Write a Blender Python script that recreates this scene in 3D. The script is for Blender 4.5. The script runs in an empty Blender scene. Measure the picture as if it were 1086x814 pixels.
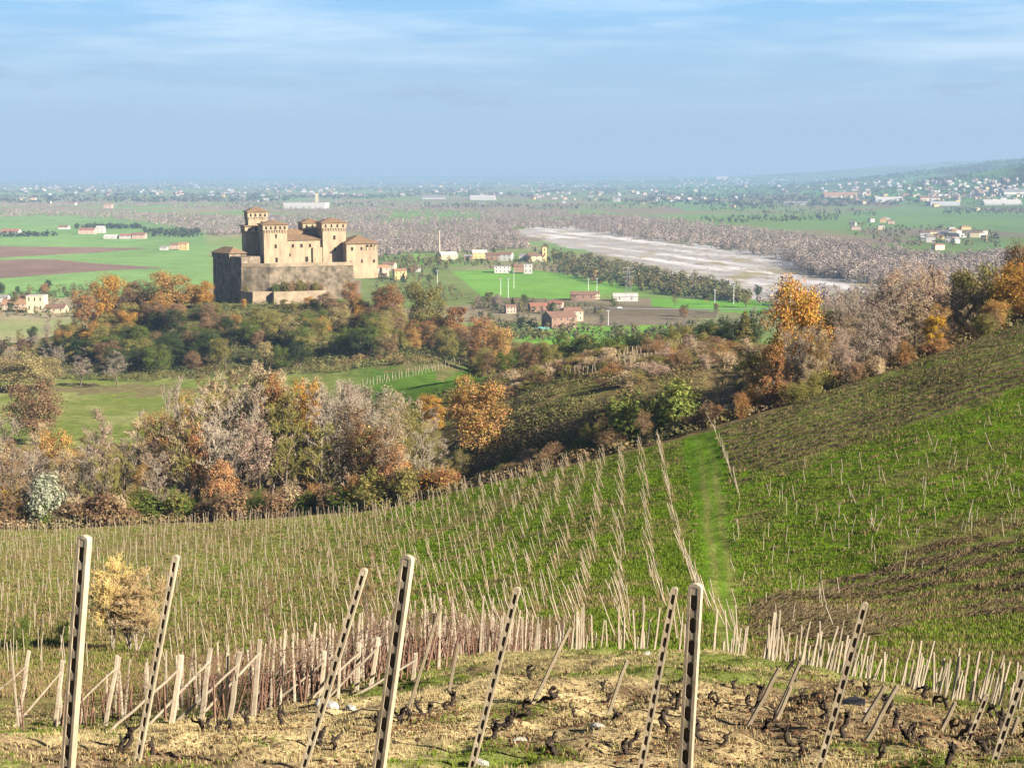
import bpy, math, random
import numpy as np
from mathutils import Vector, Matrix

S = bpy.context.scene
COL = S.collection
R = math.radians
rnd = random.Random(7)
rng = np.random.default_rng(11)

# ------------------------------------------------------------------ camera, sky, sun, exposure
F, U0, V0, HZ = 1500.0, 543.0, 407.0, 187.0      # photograph 1086 x 814, horizon row 187
TH = math.atan((V0 - HZ) / F)
CT, ST = math.cos(TH), math.sin(TH)
CAMZ = 110.0

cam = bpy.data.cameras.new('camera')
cam.sensor_width = 36.0
cam.lens = 36.0 * F / 1086.0
cam.clip_start = 0.1
cam.clip_end = 200000
camo = bpy.data.objects.new('camera', cam)
COL.objects.link(camo)
camo.location = (0, 0, CAMZ)
camo.rotation_euler = (math.pi / 2 - TH, 0, 0)
S.camera = camo

SUN_AZ = math.atan2(0.83, -0.56)                  # to the right and a little behind the camera
SUN_EL = R(25)
to_sun = Vector((math.sin(SUN_AZ) * math.cos(SUN_EL), math.cos(SUN_AZ) * math.cos(SUN_EL), math.sin(SUN_EL)))
sl = bpy.data.lights.new('sun', 'SUN')
sl.energy = 5.0
sl.angle = R(0.5)
sl.color = (1.0, 0.92, 0.79)
so = bpy.data.objects.new('sun', sl)
COL.objects.link(so)
so.rotation_euler = to_sun.to_track_quat('Z', 'Y').to_euler()

S.view_settings.view_transform = 'Standard'
S.view_settings.look = 'None'
S.view_settings.gamma = 1.0
S.view_settings.exposure = 1.60
S.view_settings.use_curve_mapping = False
S.render.engine = 'CYCLES'
S.cycles.max_bounces = 5
S.cycles.diffuse_bounces = 2
S.cycles.glossy_bounces = 1
S.cycles.transmission_bounces = 2
S.cycles.transparent_max_bounces = 8
S.cycles.volume_bounces = 0
S.cycles.caustics_reflective = False
S.cycles.caustics_refractive = False
S.cycles.use_denoising = True

world = bpy.data.worlds.new('World')
S.world = world
world.use_nodes = True
nt = world.node_tree
nt.nodes.clear()


class NG:
    """small helper to write node graphs"""
    def __init__(self, tree):
        self.t = tree

    def n(self, typ, **kw):
        nd = self.t.nodes.new(typ)
        for k, v in kw.items():
            if k.startswith('i_'):
                key = k[2:]
                key = int(key) if key.isdigit() else key.replace('_', ' ')
                nd.inputs[key].default_value = v
            else:
                setattr(nd, k, v)
        return nd

    def l(self, a, b):
        self.t.links.new(a, b)

    def math(self, op, a, b=None):
        nd = self.n('ShaderNodeMath', operation=op)
        for i, v in enumerate((a, b)):
            if v is None:
                continue
            if hasattr(v, 'links'):
                self.l(v, nd.inputs[i])
            else:
                nd.inputs[i].default_value = v
        return nd.outputs[0]

    def mix(self, fac, a, b, mode='MIX'):
        nd = self.n('ShaderNodeMix', data_type='RGBA', blend_type=mode, clamp_factor=False)
        for i, v in ((0, fac), (6, a), (7, b)):
            if hasattr(v, 'links'):
                self.l(v, nd.inputs[i])
            elif i == 0:
                nd.inputs[0].default_value = v
            else:
                nd.inputs[i].default_value = (*v[:3], 1)
        return nd.outputs[2]

    def noise(self, vec, scale, detail=4.0, rough=0.55):
        nd = self.n('ShaderNodeTexNoise', i_Scale=scale, i_Detail=detail, i_Roughness=rough)
        if vec is not None:
            self.l(vec, nd.inputs['Vector'])
        return nd.outputs[0]

    def ramp(self, val, stops):
        nd = self.n('ShaderNodeValToRGB')
        el = nd.color_ramp.elements
        while len(el) < len(stops):
            el.new(0.5)
        for e, (p, c) in zip(el, stops):
            e.position = p
            e.color = (*c, 1) if not isinstance(c, float) else (c, c, c, 1)
        self.l(val, nd.inputs[0])
        return nd.outputs[0]

    def mapr(self, val, a, b, c, d):
        nd = self.n('ShaderNodeMapRange')
        self.l(val, nd.inputs[0])
        for i, x in enumerate((a, b, c, d)):
            nd.inputs[i + 1].default_value = x
        return nd.outputs[0]


g = NG(nt)
sky = g.n('ShaderNodeTexSky', sky_type='NISHITA', sun_disc=False, sun_elevation=SUN_EL, sun_rotation=SUN_AZ,
          air_density=1.0, dust_density=0.6, ozone_density=2.5, altitude=200)
tc = g.n('ShaderNodeTexCoord')
mp = g.n('ShaderNodeMapping')
mp.inputs['Scale'].default_value = (2.2, 2.2, 22.0)
mp.inputs['Rotation'].default_value = (0, R(2.0), 0)
g.l(tc.outputs['Generated'], mp.inputs['Vector'])
sx = g.n('ShaderNodeSeparateXYZ')
g.l(tc.outputs['Generated'], sx.inputs[0])
elev = sx.outputs[2]
streak = g.noise(mp.outputs[0], 2.6, 6.0, 0.6)
streak = g.mapr(streak, 0.42, 0.72, 0.0, 1.0)
high = g.mapr(elev, 0.035, 0.10, 0.0, 1.0)
streak = g.math('MULTIPLY', g.math('MULTIPLY', streak, high), 0.9)
mp2 = g.n('ShaderNodeMapping')
mp2.inputs['Scale'].default_value = (9.0, 9.0, 40.0)
g.l(tc.outputs['Generated'], mp2.inputs['Vector'])
puff = g.noise(mp2.outputs[0], 1.6, 6.0, 0.6)
puff = g.mapr(puff, 0.555, 0.70, 0.0, 1.0)
band = g.math('MULTIPLY', g.mapr(elev, 0.03, 0.045, 0.0, 1.0), g.mapr(elev, 0.06, 0.085, 1.0, 0.0))
puff = g.math('MULTIPLY', g.math('MULTIPLY', puff, band), 0.65)
skyc = g.mix(1.0, sky.outputs[0], (0.80, 0.97, 1.25), 'MULTIPLY')
veil = g.ramp(g.mapr(elev, 0.0, 0.14, 0.0, 1.0), [(0.0, (2.3, 3.15, 4.1)), (0.10, (2.4, 3.35, 4.3)), (0.33, (2.75, 3.9, 5.1)), (0.62, (2.6, 4.2, 5.9)), (0.9, (1.8, 4.15, 6.7))])
skyc = g.mix(g.mapr(elev, 0.135, 0.20, 0.95, 0.0), skyc, veil)       # thin high veil low over the plain
skyc = g.mix(streak, skyc, (5.3, 6.5, 7.5))
skyc = g.mix(puff, skyc, (2.3, 3.0, 4.2))
skyc = g.mix(1.0, skyc, g.ramp(g.mapr(elev, 0.135, 0.32, 0.0, 1.0), [(0.0, (1.0, 1.0, 1.0)), (1.0, (0.24, 0.28, 0.36))]), 'MULTIPLY')  # sky above the view darkened to cut fill light and deepen shade
bg = g.n('ShaderNodeBackground', i_Strength=0.05)
g.l(skyc, bg.inputs[0])
wo = g.n('ShaderNodeOutputWorld')
g.l(bg.outputs[0], wo.inputs[0])


# ------------------------------------------------------------------ helpers
def ray(u, v):
    xc = (u - U0) / F
    yc = (V0 - v) / F
    return xc, CT + yc * ST, yc * CT - ST


def at(u, v, Y):
    x, y, z = ray(u, v)
    t = Y / y
    return Vector((x * t, Y, CAMZ + z * t))


def project(x, y, z):
    zz = z - CAMZ
    f = y * CT - zz * ST
    f = np.where(np.abs(f) < 0.05, 0.05, f)
    up = y * ST + zz * CT
    return U0 + F * x / f, V0 - F * up / f


def hash2(ix, iy, seed):
    h = (ix.astype(np.int64) * 374761393 + iy.astype(np.int64) * 668265263 + seed * 974634541) & 0x7fffffff
    h = ((h ^ (h >> 13)) * 1274126177) & 0x7fffffff
    return ((h ^ (h >> 16)) & 0xffff) / 65535.0


def vnoise(x, y, seed=0):
    ix, iy = np.floor(x), np.floor(y)
    fx, fy = x - ix, y - iy
    fx = fx * fx * (3 - 2 * fx)
    fy = fy * fy * (3 - 2 * fy)
    a = hash2(ix, iy, seed); b = hash2(ix + 1, iy, seed)
    c = hash2(ix, iy + 1, seed); d = hash2(ix + 1, iy + 1, seed)
    return (a * (1 - fx) + b * fx) * (1 - fy) + (c * (1 - fx) + d * fx) * fy


def fbm(x, y, seed=0, o=4):
    s, a, t = 0.0, 1.0, 0.0
    for k in range(o):
        s = s + a * vnoise(x * 2 ** k, y * 2 ** k, seed + k)
        t += a
        a *= 0.5
    return s / t


def pip(u, v, poly):
    inside = np.zeros(np.shape(u), bool)
    n = len(poly)
    for i in range(n):
        x1, y1 = poly[i]
        x2, y2 = poly[(i + 1) % n]
        if y1 == y2:
            continue
        c = ((y1 > v) != (y2 > v)) & (u < (x2 - x1) * (v - y1) / (y2 - y1) + x1)
        inside ^= c
    return inside


def tag(o, label=None, cat=None, group=None, kind=None):
    if label: o['label'] = label
    if cat: o['category'] = cat
    if group: o['group'] = group
    if kind: o['kind'] = kind
    return o


def mesh_np(name, V, faces, mats=(), idx=None, smooth=False, attr=None):
    """faces: list of (n,k) int arrays"""
    me = bpy.data.meshes.new(name)
    V = np.asarray(V, np.float32)
    faces = [np.asarray(f, np.int32) for f in faces if len(f)]
    me.vertices.add(len(V))
    me.vertices.foreach_set('co', V.ravel())
    loops = np.concatenate([f.ravel() for f in faces])
    tot = np.concatenate([np.full(len(f), f.shape[1], np.int32) for f in faces])
    start = np.concatenate([[0], np.cumsum(tot)[:-1]]).astype(np.int32)
    me.loops.add(len(loops))
    me.loops.foreach_set('vertex_index', loops)
    me.polygons.add(len(tot))
    me.polygons.foreach_set('loop_start', start)
    me.polygons.foreach_set('loop_total', tot)
    if idx is not None:
        me.polygons.foreach_set('material_index', np.asarray(idx, np.int32))
    if smooth:
        me.polygons.foreach_set('use_smooth', np.ones(len(tot), bool))
    for m in mats:
        me.materials.append(m)
    if attr is not None:
        ca = me.color_attributes.new('cover', 'FLOAT_COLOR', 'POINT')
        c4 = np.ones((len(V), 4), np.float32)
        c4[:, :3] = attr
        ca.data.foreach_set('color', c4.ravel())
    me.update(calc_edges=True)
    return me


def link(name, me, parent=None, loc=(0, 0, 0), rot=(0, 0, 0)):
    o = bpy.data.objects.new(name, me)
    COL.objects.link(o)
    o.location = loc
    o.rotation_euler = rot
    if parent: o.parent = parent
    return o


def empty(name, loc, rotz=0.0):
    o = bpy.data.objects.new(name, None)
    COL.objects.link(o)
    o.location = loc
    o.rotation_euler = (0, 0, rotz)
    o.empty_display_size = 0.5
    return o


class MB:
    """mesh collector of mixed polygons"""
    def __init__(self):
        self.v, self.f, self.i = [], [], []

    def poly(self, pts, mi=0):
        b = len(self.v)
        self.v += [tuple(p) for p in pts]
        self.f.append(tuple(range(b, b + len(pts))))
        self.i.append(mi)

    def box(self, x0, x1, y0, y1, z0, z1, mi=0):
        b = len(self.v)
        self.v += [(x0, y0, z0), (x1, y0, z0), (x1, y1, z0), (x0, y1, z0), (x0, y0, z1), (x1, y0, z1), (x1, y1, z1), (x0, y1, z1)]
        for q in ((0, 3, 2, 1), (4, 5, 6, 7), (0, 1, 5, 4), (1, 2, 6, 5), (2, 3, 7, 6), (3, 0, 4, 7)):
            self.f.append(tuple(b + k for k in q))
            self.i.append(mi)

    def prism(self, plan, z0, z1, batter=0.0, mi=0, cap=True):
        cx = sum(p[0] for p in plan) / len(plan)
        cy = sum(p[1] for p in plan) / len(plan)
        b = len(self.v)
        n = len(plan)
        for (x, y) in plan:
            d = math.hypot(x - cx, y - cy) or 1
            k = 1 + batter / d
            self.v.append((cx + (x - cx) * k, cy + (y - cy) * k, z0))
        for k, (x, y) in enumerate(plan):
            self.v.append((x, y, z1[k] if isinstance(z1, (list, tuple)) else z1))
        for k in range(n):
            q = (k + 1) % n
            self.f.append((b + k, b + q, b + n + q, b + n + k))
            self.i.append(mi)
        if cap:
            self.f.append(tuple(b + n + k for k in range(n)))
            self.i.append(mi)

    def hip(self, x0, x1, y0, y1, z, h, over=0.6, ridge=None, mi=0):
        """hipped roof with thickness; ridge = length of ridge along the longer side"""
        x0 -= over; x1 += over; y0 -= over; y1 += over
        cx, cy = (x0 + x1) / 2, (y0 + y1) / 2
        rx = ry = 0.0
        if ridge is None:
            d = (x1 - x0) - (y1 - y0)
            if d > 0: rx = d / 2
            else: ry = -d / 2
        else:
            rx = ridge / 2
        b = len(self.v)
        t = 0.35
        self.v += [(x0, y0, z), (x1, y0, z), (x1, y1, z), (x0, y1, z),
                   (x0, y0, z + t), (x1, y0, z + t), (x1, y1, z + t), (x0, y1, z + t),
                   (cx - rx, cy - ry, z + h), (cx + rx, cy + ry, z + h)]
        F_ = [(3, 2, 1, 0), (0, 1, 5, 4), (1, 2, 6, 5), (2, 3, 7, 6), (3, 0, 4, 7)]
        if rx >= ry:
            F_ += [(4, 5, 9, 8), (5, 6, 9), (6, 7, 8, 9), (7, 4, 8)]
        else:
            F_ += [(4, 5, 8), (5, 6, 9, 8), (6, 7, 9), (7, 4, 8, 9)]
        for q in F_:
            self.f.append(tuple(b + k for k in q))
            self.i.append(mi)

    def mesh(self, name, *mats):
        me = bpy.data.meshes.new(name)
        me.from_pydata(self.v, [], self.f)
        me.polygons.foreach_set('material_index', self.i)
        for m in mats: me.materials.append(m)
        me.update()
        return me


# ------------------------------------------------------------------ materials
def new_mat(name):
    m = bpy.data.materials.new(name)
    m.use_nodes = True
    m.node_tree.nodes.clear()
    gg = NG(m.node_tree)
    out = gg.n('ShaderNodeOutputMaterial')
    return m, gg, out


def surf_mat(name, c, c2=None, scale=1.0, rough=0.85, detail=6, bump=0.0, stretch=(1, 1, 1), contrast=(0.35, 0.68), per_object=0.0):
    m, gg, out = new_mat(name)
    t = gg.n('ShaderNodeTexCoord')
    mpn = gg.n('ShaderNodeMapping')
    mpn.inputs['Scale'].default_value = stretch
    gg.l(t.outputs['Object'], mpn.inputs[0])
    n1 = gg.noise(mpn.outputs[0], scale, detail, 0.65)
    f = gg.mapr(n1, contrast[0], contrast[1], 0, 1)
    colr = gg.mix(f, c, c2 or tuple(x * 0.6 for x in c))
    if per_object:
        oi = gg.n('ShaderNodeObjectInfo')
        hv = gg.n('ShaderNodeHueSaturation')
        gg.l(gg.mapr(oi.outputs['Random'], 0, 1, 1 - per_object, 1 + per_object), hv.inputs['Value'])
        gg.l(colr, hv.inputs['Color'])
        colr = hv.outputs[0]
    b = gg.n('ShaderNodeBsdfPrincipled', i_Roughness=rough)
    b.inputs['Specular IOR Level'].default_value = 0.25
    gg.l(colr, b.inputs['Base Color'])
    if bump:
        bn = gg.n('ShaderNodeBump', i_Strength=bump, i_Distance=0.02)
        gg.l(n1, bn.inputs['Height'])
        gg.l(bn.outputs[0], b.inputs['Normal'])
    gg.l(b.outputs[0], out.inputs[0])
    return m


def leaf_mat(name, transl=0.3):
    """leaf colour comes from each object's own colour, varied leaf by leaf"""
    m, gg, out = new_mat(name)
    oi = gg.n('ShaderNodeObjectInfo')
    geo = gg.n('ShaderNodeNewGeometry')
    hv = gg.n('ShaderNodeHueSaturation')
    rpi = geo.outputs['Random Per Island']
    gg.l(gg.mapr(rpi, 0, 1, 0.455, 0.535), hv.inputs['Hue'])
    w = gg.n('ShaderNodeTexWhiteNoise', noise_dimensions='1D')
    gg.l(gg.math('MULTIPLY', rpi, 91.7), w.inputs['W'])
    v = gg.mapr(w.outputs[0], 0, 1, 0.6, 1.4)
    v2 = gg.mapr(oi.outputs['Random'], 0, 1, 0.85, 1.15)
    gg.l(gg.math('MULTIPLY', v, v2), hv.inputs['Value'])
    gg.l(oi.outputs['Color'], hv.inputs['Color'])
    d = gg.n('ShaderNodeBsdfDiffuse')
    tr = gg.n('ShaderNodeBsdfTranslucent')
    gg.l(hv.outputs[0], d.inputs[0])
    gg.l(hv.outputs[0], tr.inputs[0])
    mx = gg.n('ShaderNodeMixShader', i_0=transl)
    gg.l(d.outputs[0], mx.inputs[1])
    gg.l(tr.outputs[0], mx.inputs[2])
    gg.l(mx.outputs[0], out.inputs[0])
    return m


def island_mat(name, cols, rough=0.9):
    """stuff meshes: each loose piece takes one of several colours"""
    m, gg, out = new_mat(name)
    geo = gg.n('ShaderNodeNewGeometry')
    n = len(cols)
    c = gg.ramp(geo.outputs['Random Per Island'], [(i / max(1, n - 1), cc) for i, cc in enumerate(cols)])
    d = gg.n('ShaderNodeBsdfDiffuse')
    gg.l(c, d.inputs[0])
    tr = gg.n('ShaderNodeBsdfTranslucent')
    gg.l(c, tr.inputs[0])
    mx = gg.n('ShaderNodeMixShader', i_0=0.2)
    gg.l(d.outputs[0], mx.inputs[1])
    gg.l(tr.outputs[0], mx.inputs[2])
    gg.l(mx.outputs[0], out.inputs[0])
    return m


def cover_mat(name, scales=(0.35, 3.0), amp=0.5, bump=0.3, bdist=0.1):
    m, gg, out = new_mat(name)
    at_ = gg.n('ShaderNodeVertexColor', layer_name='cover')
    t = gg.n('ShaderNodeTexCoord')
    n1 = gg.noise(t.outputs['Object'], scales[0], 6, 0.7)
    n2 = gg.noise(t.outputs['Object'], scales[1], 5, 0.7)
    f = gg.math('MULTIPLY', gg.mapr(n1, 0.3, 0.7, 1 - amp, 1 + amp), gg.mapr(n2, 0.3, 0.7, 1 - amp, 1 + amp))
    hv = gg.n('ShaderNodeHueSaturation')
    gg.l(gg.mapr(n2, 0.3, 0.7, 0.485, 0.515), hv.inputs['Hue'])
    gg.l(f, hv.inputs['Value'])
    gg.l(at_.outputs[0], hv.inputs['Color'])
    b = gg.n('ShaderNodeBsdfDiffuse', i_Roughness=1.0)
    gg.l(hv.outputs[0], b.inputs[0])
    if bump:
        bn = gg.n('ShaderNodeBump', i_Strength=bump, i_Distance=bdist)
        gg.l(n2, bn.inputs['Height'])
        gg.l(bn.outputs[0], b.inputs['Normal'])
    gg.l(b.outputs[0], out.inputs[0])
    return m


M = {}
M['leaf'] = leaf_mat('leaves', 0.3)
M['twig'] = leaf_mat('twigs', 0.0)
M['bark'] = surf_mat('bark', (0.16, 0.12, 0.085), (0.07, 0.05, 0.038), 3.0)
M['bark_pale'] = surf_mat('pale_bark', (0.34, 0.28, 0.21), (0.16, 0.12, 0.09), 3.0)
M['near_ground'] = cover_mat('straw_ground', (0.8, 9.0), 0.45, 0.9, 0.12)
M['slope_ground'] = cover_mat('slope_ground', (0.25, 2.2), 0.40, 0.8, 0.35)
M['far_ground'] = cover_mat('far_ground', (0.02, 0.2), 0.22, 0.0)
M['gravel_bed'] = cover_mat('gravel_bed', (0.012, 0.10), 0.22, 0.0)
M['castle_brick'] = surf_mat('castle_brick', (0.40, 0.30, 0.19), (0.25, 0.185, 0.12), 0.42, 0.9, 10, stretch=(1, 1, .28), contrast=(0.40, 0.66))
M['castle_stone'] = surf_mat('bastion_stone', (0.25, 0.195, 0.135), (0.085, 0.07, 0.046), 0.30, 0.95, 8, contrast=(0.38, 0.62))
M['castle_stone_pale'] = surf_mat('pale_bastion_stone', (0.36, 0.27, 0.18), (0.19, 0.15, 0.10), 0.22, 0.95, 8)
M['castle_roof'] = surf_mat('castle_roof_tiles', (0.24, 0.15, 0.085), (0.15, 0.098, 0.058), 0.5, 0.9, 6)
M['opening'] = surf_mat('dark_opening', (0.03, 0.022, 0.016), (0.02, 0.016, 0.012), 1.0)
M['glass'] = surf_mat('window_glass', (0.05, 0.055, 0.06), (0.03, 0.03, 0.035), 1.0, 0.3)
M['concrete'] = surf_mat('weathered_concrete', (0.47, 0.39, 0.265), (0.20, 0.15, 0.095), 7.0, 0.9, 8, bump=0.6, stretch=(1, 1, 0.35))
M['concrete_slot_shade'] = surf_mat('slot_shade_concrete', (0.10, 0.08, 0.06), (0.04, 0.032, 0.025), 7.0, 0.95, 6)  # darkened concrete: shade inside the slots put into the colour
M['post'] = surf_mat('pale_post', (0.46, 0.38, 0.275), (0.28, 0.22, 0.15), 5.0, 0.9, 6, per_object=0.22)
M['post_old'] = surf_mat('old_post', (0.30, 0.24, 0.155), (0.17, 0.13, 0.085), 5.0, 0.9, 6, per_object=0.2)
M['stump'] = surf_mat('vine_bark', (0.055, 0.038, 0.027), (0.018, 0.013, 0.010), 8.0, 0.95, 6, bump=0.8)
M['plastic_black'] = surf_mat('black_plastic', (0.012, 0.012, 0.014), (0.02, 0.02, 0.022), 4, 0.5)
M['stone_white'] = surf_mat('pale_stone', (0.46, 0.42, 0.35), (0.30, 0.27, 0.22), 5, 0.9)
M['metal'] = surf_mat('grey_metal', (0.34, 0.34, 0.33), (0.26, 0.26, 0.25), 2, 0.6)
M['white_paint'] = surf_mat('white_paint', (0.80, 0.80, 0.78), (0.68, 0.68, 0.66), 2, 0.5)
M['teal'] = surf_mat('teal_sheet', (0.16, 0.42, 0.38), (0.12, 0.34, 0.31), 1, 0.6)
M['asphalt'] = surf_mat('pale_asphalt', (0.30, 0.28, 0.26), (0.22, 0.21, 0.20), 0.3)
WALLC = {'white': (0.55, 0.52, 0.47), 'cream': (0.62, 0.50, 0.32), 'yellow': (0.60, 0.42, 0.18), 'pink': (0.52, 0.36, 0.27),
         'brick': (0.29, 0.175, 0.12), 'stone': (0.40, 0.33, 0.25), 'grey': (0.42, 0.41, 0.40)}
ROOFC = {'red': (0.29, 0.13, 0.085), 'brown': (0.21, 0.12, 0.08), 'grey': (0.24, 0.22, 0.21), 'pale': (0.55, 0.50, 0.45), 'orange': (0.36, 0.20, 0.11)}
for k, c in WALLC.items(): M['wall_' + k] = surf_mat(k + '_wall', c, tuple(x * 0.82 for x in c), 0.4, per_object=0.08)
for k, c in ROOFC.items(): M['roof_' + k] = surf_mat(k + '_roof', c, tuple(x * 0.7 for x in c), 0.5, per_object=0.12)

# ------------------------------------------------------------------ terrain from surveyed feature lines
OFF = 12.0                                             # columns are X/(Y+OFF) so the sheet stays wide under the camera


def kn(u, v, Y, z=None):
    """feature knot -> (column, Y, height above plain)"""
    if z is None:
        p = at(u, v, Y)
        return p.x / (Y + OFF), Y, p.z
    x, y, _ = ray(u, 400)
    return x / y * Y / (Y + OFF), Y, CAMZ + z


LINES = [
    [(-9.0, None, 1.0)],                                # behind the camera
    [(2.5, None, -2.4)],
    [(10.0, None, -5.3)],
    [(17.0, None, -7.2)],
    # brink of the near knoll
    [(-300, 778, 30), (0, 775, 30), (150, 770, 30), (300, 748, 32), (400, 716, 33), (480, 694, 34), (600, 688, 35), (750, 690, 35), (850, 706, 34), (950, 727, 32), (1086, 758, 30), (1400, 800, 28)],
    # behind the brink
    [(-300, 742, 50), (0, 740, 50), (150, 735, 50), (300, 722, 49), (400, 712, 47), (480, 706, 46), (600, 706, 46), (750, 708, 46), (850, 722, 45), (950, 742, 42), (1086, 772, 40), (1400, 810, 38)],
    # hollow
    [(-300, 705, 85), (0, 700, 87), (150, 691, 92), (300, 684, 86), (450, 682, 72), (600, 677, 62), (750, 676, 60), (850, 684, 60), (950, 700, 58), (1086, 724, 55), (1400, 760, 50)],
    # middle of the far slope
    [(-300, 640, 140), (0, 630, 142), (300, 618, 135), (450, 606, 128), (600, 590, 120), (740, 580, 115), (850, 588, 105), (950, 598, 97), (1086, 600, 92), (1400, 600, 85)],
    # its upper edge
    [(-300, 570, 222), (0, 565, 218), (200, 558, 215), (400, 542, 205), (500, 518, 198), (600, 494, 192), (700, 472, 185), (760, 456, 183), (850, 426, 185), (950, 392, 190), (1086, 342, 200), (1400, 240, 215)],
    # floor of the wood / hollow behind
    [(-300, None, 300, -70), (0, None, 300, -70), (300, None, 300, -70), (450, None, 275, -62), (600, 482, 232), (740, 452, 222), (850, None, 222, -36), (950, None, 225, -34), (1086, None, 240, -30), (1400, None, 260, -10)],
    # near meadow / crest of the brown slope
    [(-300, 445, 470), (0, 442, 470), (300, 440, 460), (450, 420, 400), (600, 388, 360), (740, 362, 375), (850, None, 380, -45), (950, None, 390, -45), (1086, None, 400, -45), (1400, None, 420, -30)],
    # foot of the castle hill / drop to the valley
    [(-300, 404, 620), (0, 403, 620), (300, 400, 610), (450, 398, 560), (600, None, 520, -84), (740, None, 520, -88), (850, None, 520, -85), (950, None, 520, -80), (1086, None, 540, -75), (1400, None, 560, -60)],
    # castle hill
    [(-300, None, 820, -107), (0, None, 800, -104), (60, None, 770, -92), (120, None, 755, -78), (190, None, 745, -68), (250, None, 742, -66), (310, None, 745, -66), (370, None, 745, -66), (420, None, 735, -74), (480, None, 720, -86), (560, None, 715, -99), (640, None, 720, -105), (800, None, 740, -107), (1400, None, 760, -105)],
    [(-300, None, 900, -109), (0, None, 880, -107), (120, None, 850, -88), (190, None, 850, -72), (310, None, 850, -66), (400, None, 850, -78), (480, None, 840, -96), (640, None, 840, -108), (1400, None, 850, -109)],
    [(1000.0, None, -110.0)],
    [(1200.0, None, -110.0)],
    [(90000.0, None, -110.0)],
]
AC = np.concatenate([np.linspace(-0.85, -0.42, 50)[:-1], np.linspace(-0.42, 0.42, 620), np.linspace(0.42, 0.85, 50)[1:]])
WR = np.linspace(math.log(3.0), math.log(45000.0), 1400)
YR = np.exp(WR) - OFF
na, nr = len(AC), len(YR)
ky = np.zeros((len(LINES), na)); kz = np.zeros((len(LINES), na))
ker = np.exp(-0.5 * (np.arange(-40, 41) / 13.0) ** 2); ker /= ker.sum()
for j, L in enumerate(LINES):
    if len(L) == 1 and L[0][1] is None:
        ky[j] = L[0][0]; kz[j] = CAMZ + L[0][2]
        continue
    K = sorted(kn(*p) for p in L)
    a_, y_, z_ = map(np.array, zip(*K))
    fine = np.linspace(-0.9, 0.9, 1400)
    yy = np.interp(fine, a_, y_); zz = np.interp(fine, a_, z_)
    yy = np.convolve(np.pad(yy, 40, mode='edge'), ker, 'valid')
    zz = np.convolve(np.pad(zz, 40, mode='edge'), ker, 'valid')
    ky[j] = np.interp(AC, fine, yy); kz[j] = np.interp(AC, fine, zz)
h_ = np.diff(ky, axis=0); dl = np.diff(kz, axis=0) / h_
ms = np.zeros_like(ky)
ms[0], ms[-1] = dl[0], dl[-1]
w1 = 2 * h_[1:] + h_[:-1]; w2 = h_[1:] + 2 * h_[:-1]
ok = dl[1:] * dl[:-1] > 0
with np.errstate(divide='ignore', invalid='ignore'):
    hm = (w1 + w2) / (w1 / dl[:-1] + w2 / dl[1:])
ms[1:-1] = np.where(ok, hm, 0.0)
Z = np.zeros((nr, na))
for c in range(na):
    j = np.clip(np.searchsorted(ky[:, c], YR) - 1, 0, len(LINES) - 2)
    hh = h_[j, c]
    t = np.clip((YR - ky[j, c]) / hh, 0, 1)
    Z[:, c] = (2 * t**3 - 3 * t**2 + 1) * kz[j, c] + (t**3 - 2 * t**2 + t) * hh * ms[j, c] + (-2 * t**3 + 3 * t**2) * kz[j + 1, c] + (t**3 - t**2) * hh * ms[j + 1, c]
XX = AC[None, :] * (YR[:, None] + OFF)
YY = np.repeat(YR[:, None], na, 1)
# natural unevenness, small near the camera
Z += -0.10 * np.clip((40 - YY) / 10, 0, 1) * np.clip((XX + 1.5) / 4, 0, 1) * np.clip(np.sin((XX * 0.95 - YY * 0.30) * 2 * math.pi / 2.6 + 1.5 * vnoise(XX / 4, YY / 4, 8)), 0, 1) ** 2
Z += np.clip((60 - YY) / 30, 0, 1) * ((fbm(XX * 0.7, YY * 0.7, 3) - 0.5) * 0.35 + (vnoise(XX * 3.1, YY * 3.1, 5) - 0.5) * 0.10)
mid = np.clip((YY - 45) / 40, 0, 1) * np.clip((900 - YY) / 200, 0, 1)
Z += mid * ((fbm(XX / 14, YY / 14, 9) - 0.5) * 1.0 + (fbm(XX / 1.7, YY / 1.7, 12, 2) - 0.5) * 0.25)
# low foothills far to the right and a long rise on the horizon
def ridge(cx, cy, wx, wy, h, seed):
    q = np.exp(-((XX - cx) / wx) ** 2 - ((YY - cy) / wy) ** 2)
    return h * q * (0.75 + 0.5 * fbm(XX / 700, YY / 700, seed))
Z += ridge(3050, 6800, 900, 1300, 255, 21) + ridge(4600, 10500, 1900, 1700, 270, 22) + ridge(9000, 19000, 5200, 3500, 400, 23) + ridge(1200, 30000, 9000, 4000, 120, 24)


def height(x, y):
    x = np.asarray(x, float); y = np.asarray(y, float)
    r = (np.log(np.maximum(y + OFF, 3.0)) - WR[0]) / (WR[1] - WR[0])
    c = np.interp(x / (y + OFF), AC, np.arange(na))
    r = np.clip(r, 0, nr - 1.001); c = np.clip(c, 0, na - 1.001)
    i, k = r.astype(int), c.astype(int)
    fr, fc = r - i, c - k
    return (Z[i, k] * (1 - fc) + Z[i, k + 1] * fc) * (1 - fr) + (Z[i + 1, k] * (1 - fc) + Z[i + 1, k + 1] * fc) * fr


def hgt(x, y):
    return float(height(x, y))


def ground(u, v, ymin=8.0, ymax=30000.0):
    """first point of the terrain seen at a pixel, not nearer than ymin"""
    dx, dy, dz = ray(u, v)
    y = np.exp(np.linspace(math.log(ymin), math.log(ymax), 4000))
    t = y / dy
    below = (CAMZ + dz * t) <= height(dx * t, y)
    k = int(np.argmax(below)) if below.any() else len(y) - 1
    t = t[k]
    X, Y = dx * t, y[k]
    return Vector((X, Y, hgt(X, Y)))


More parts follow.
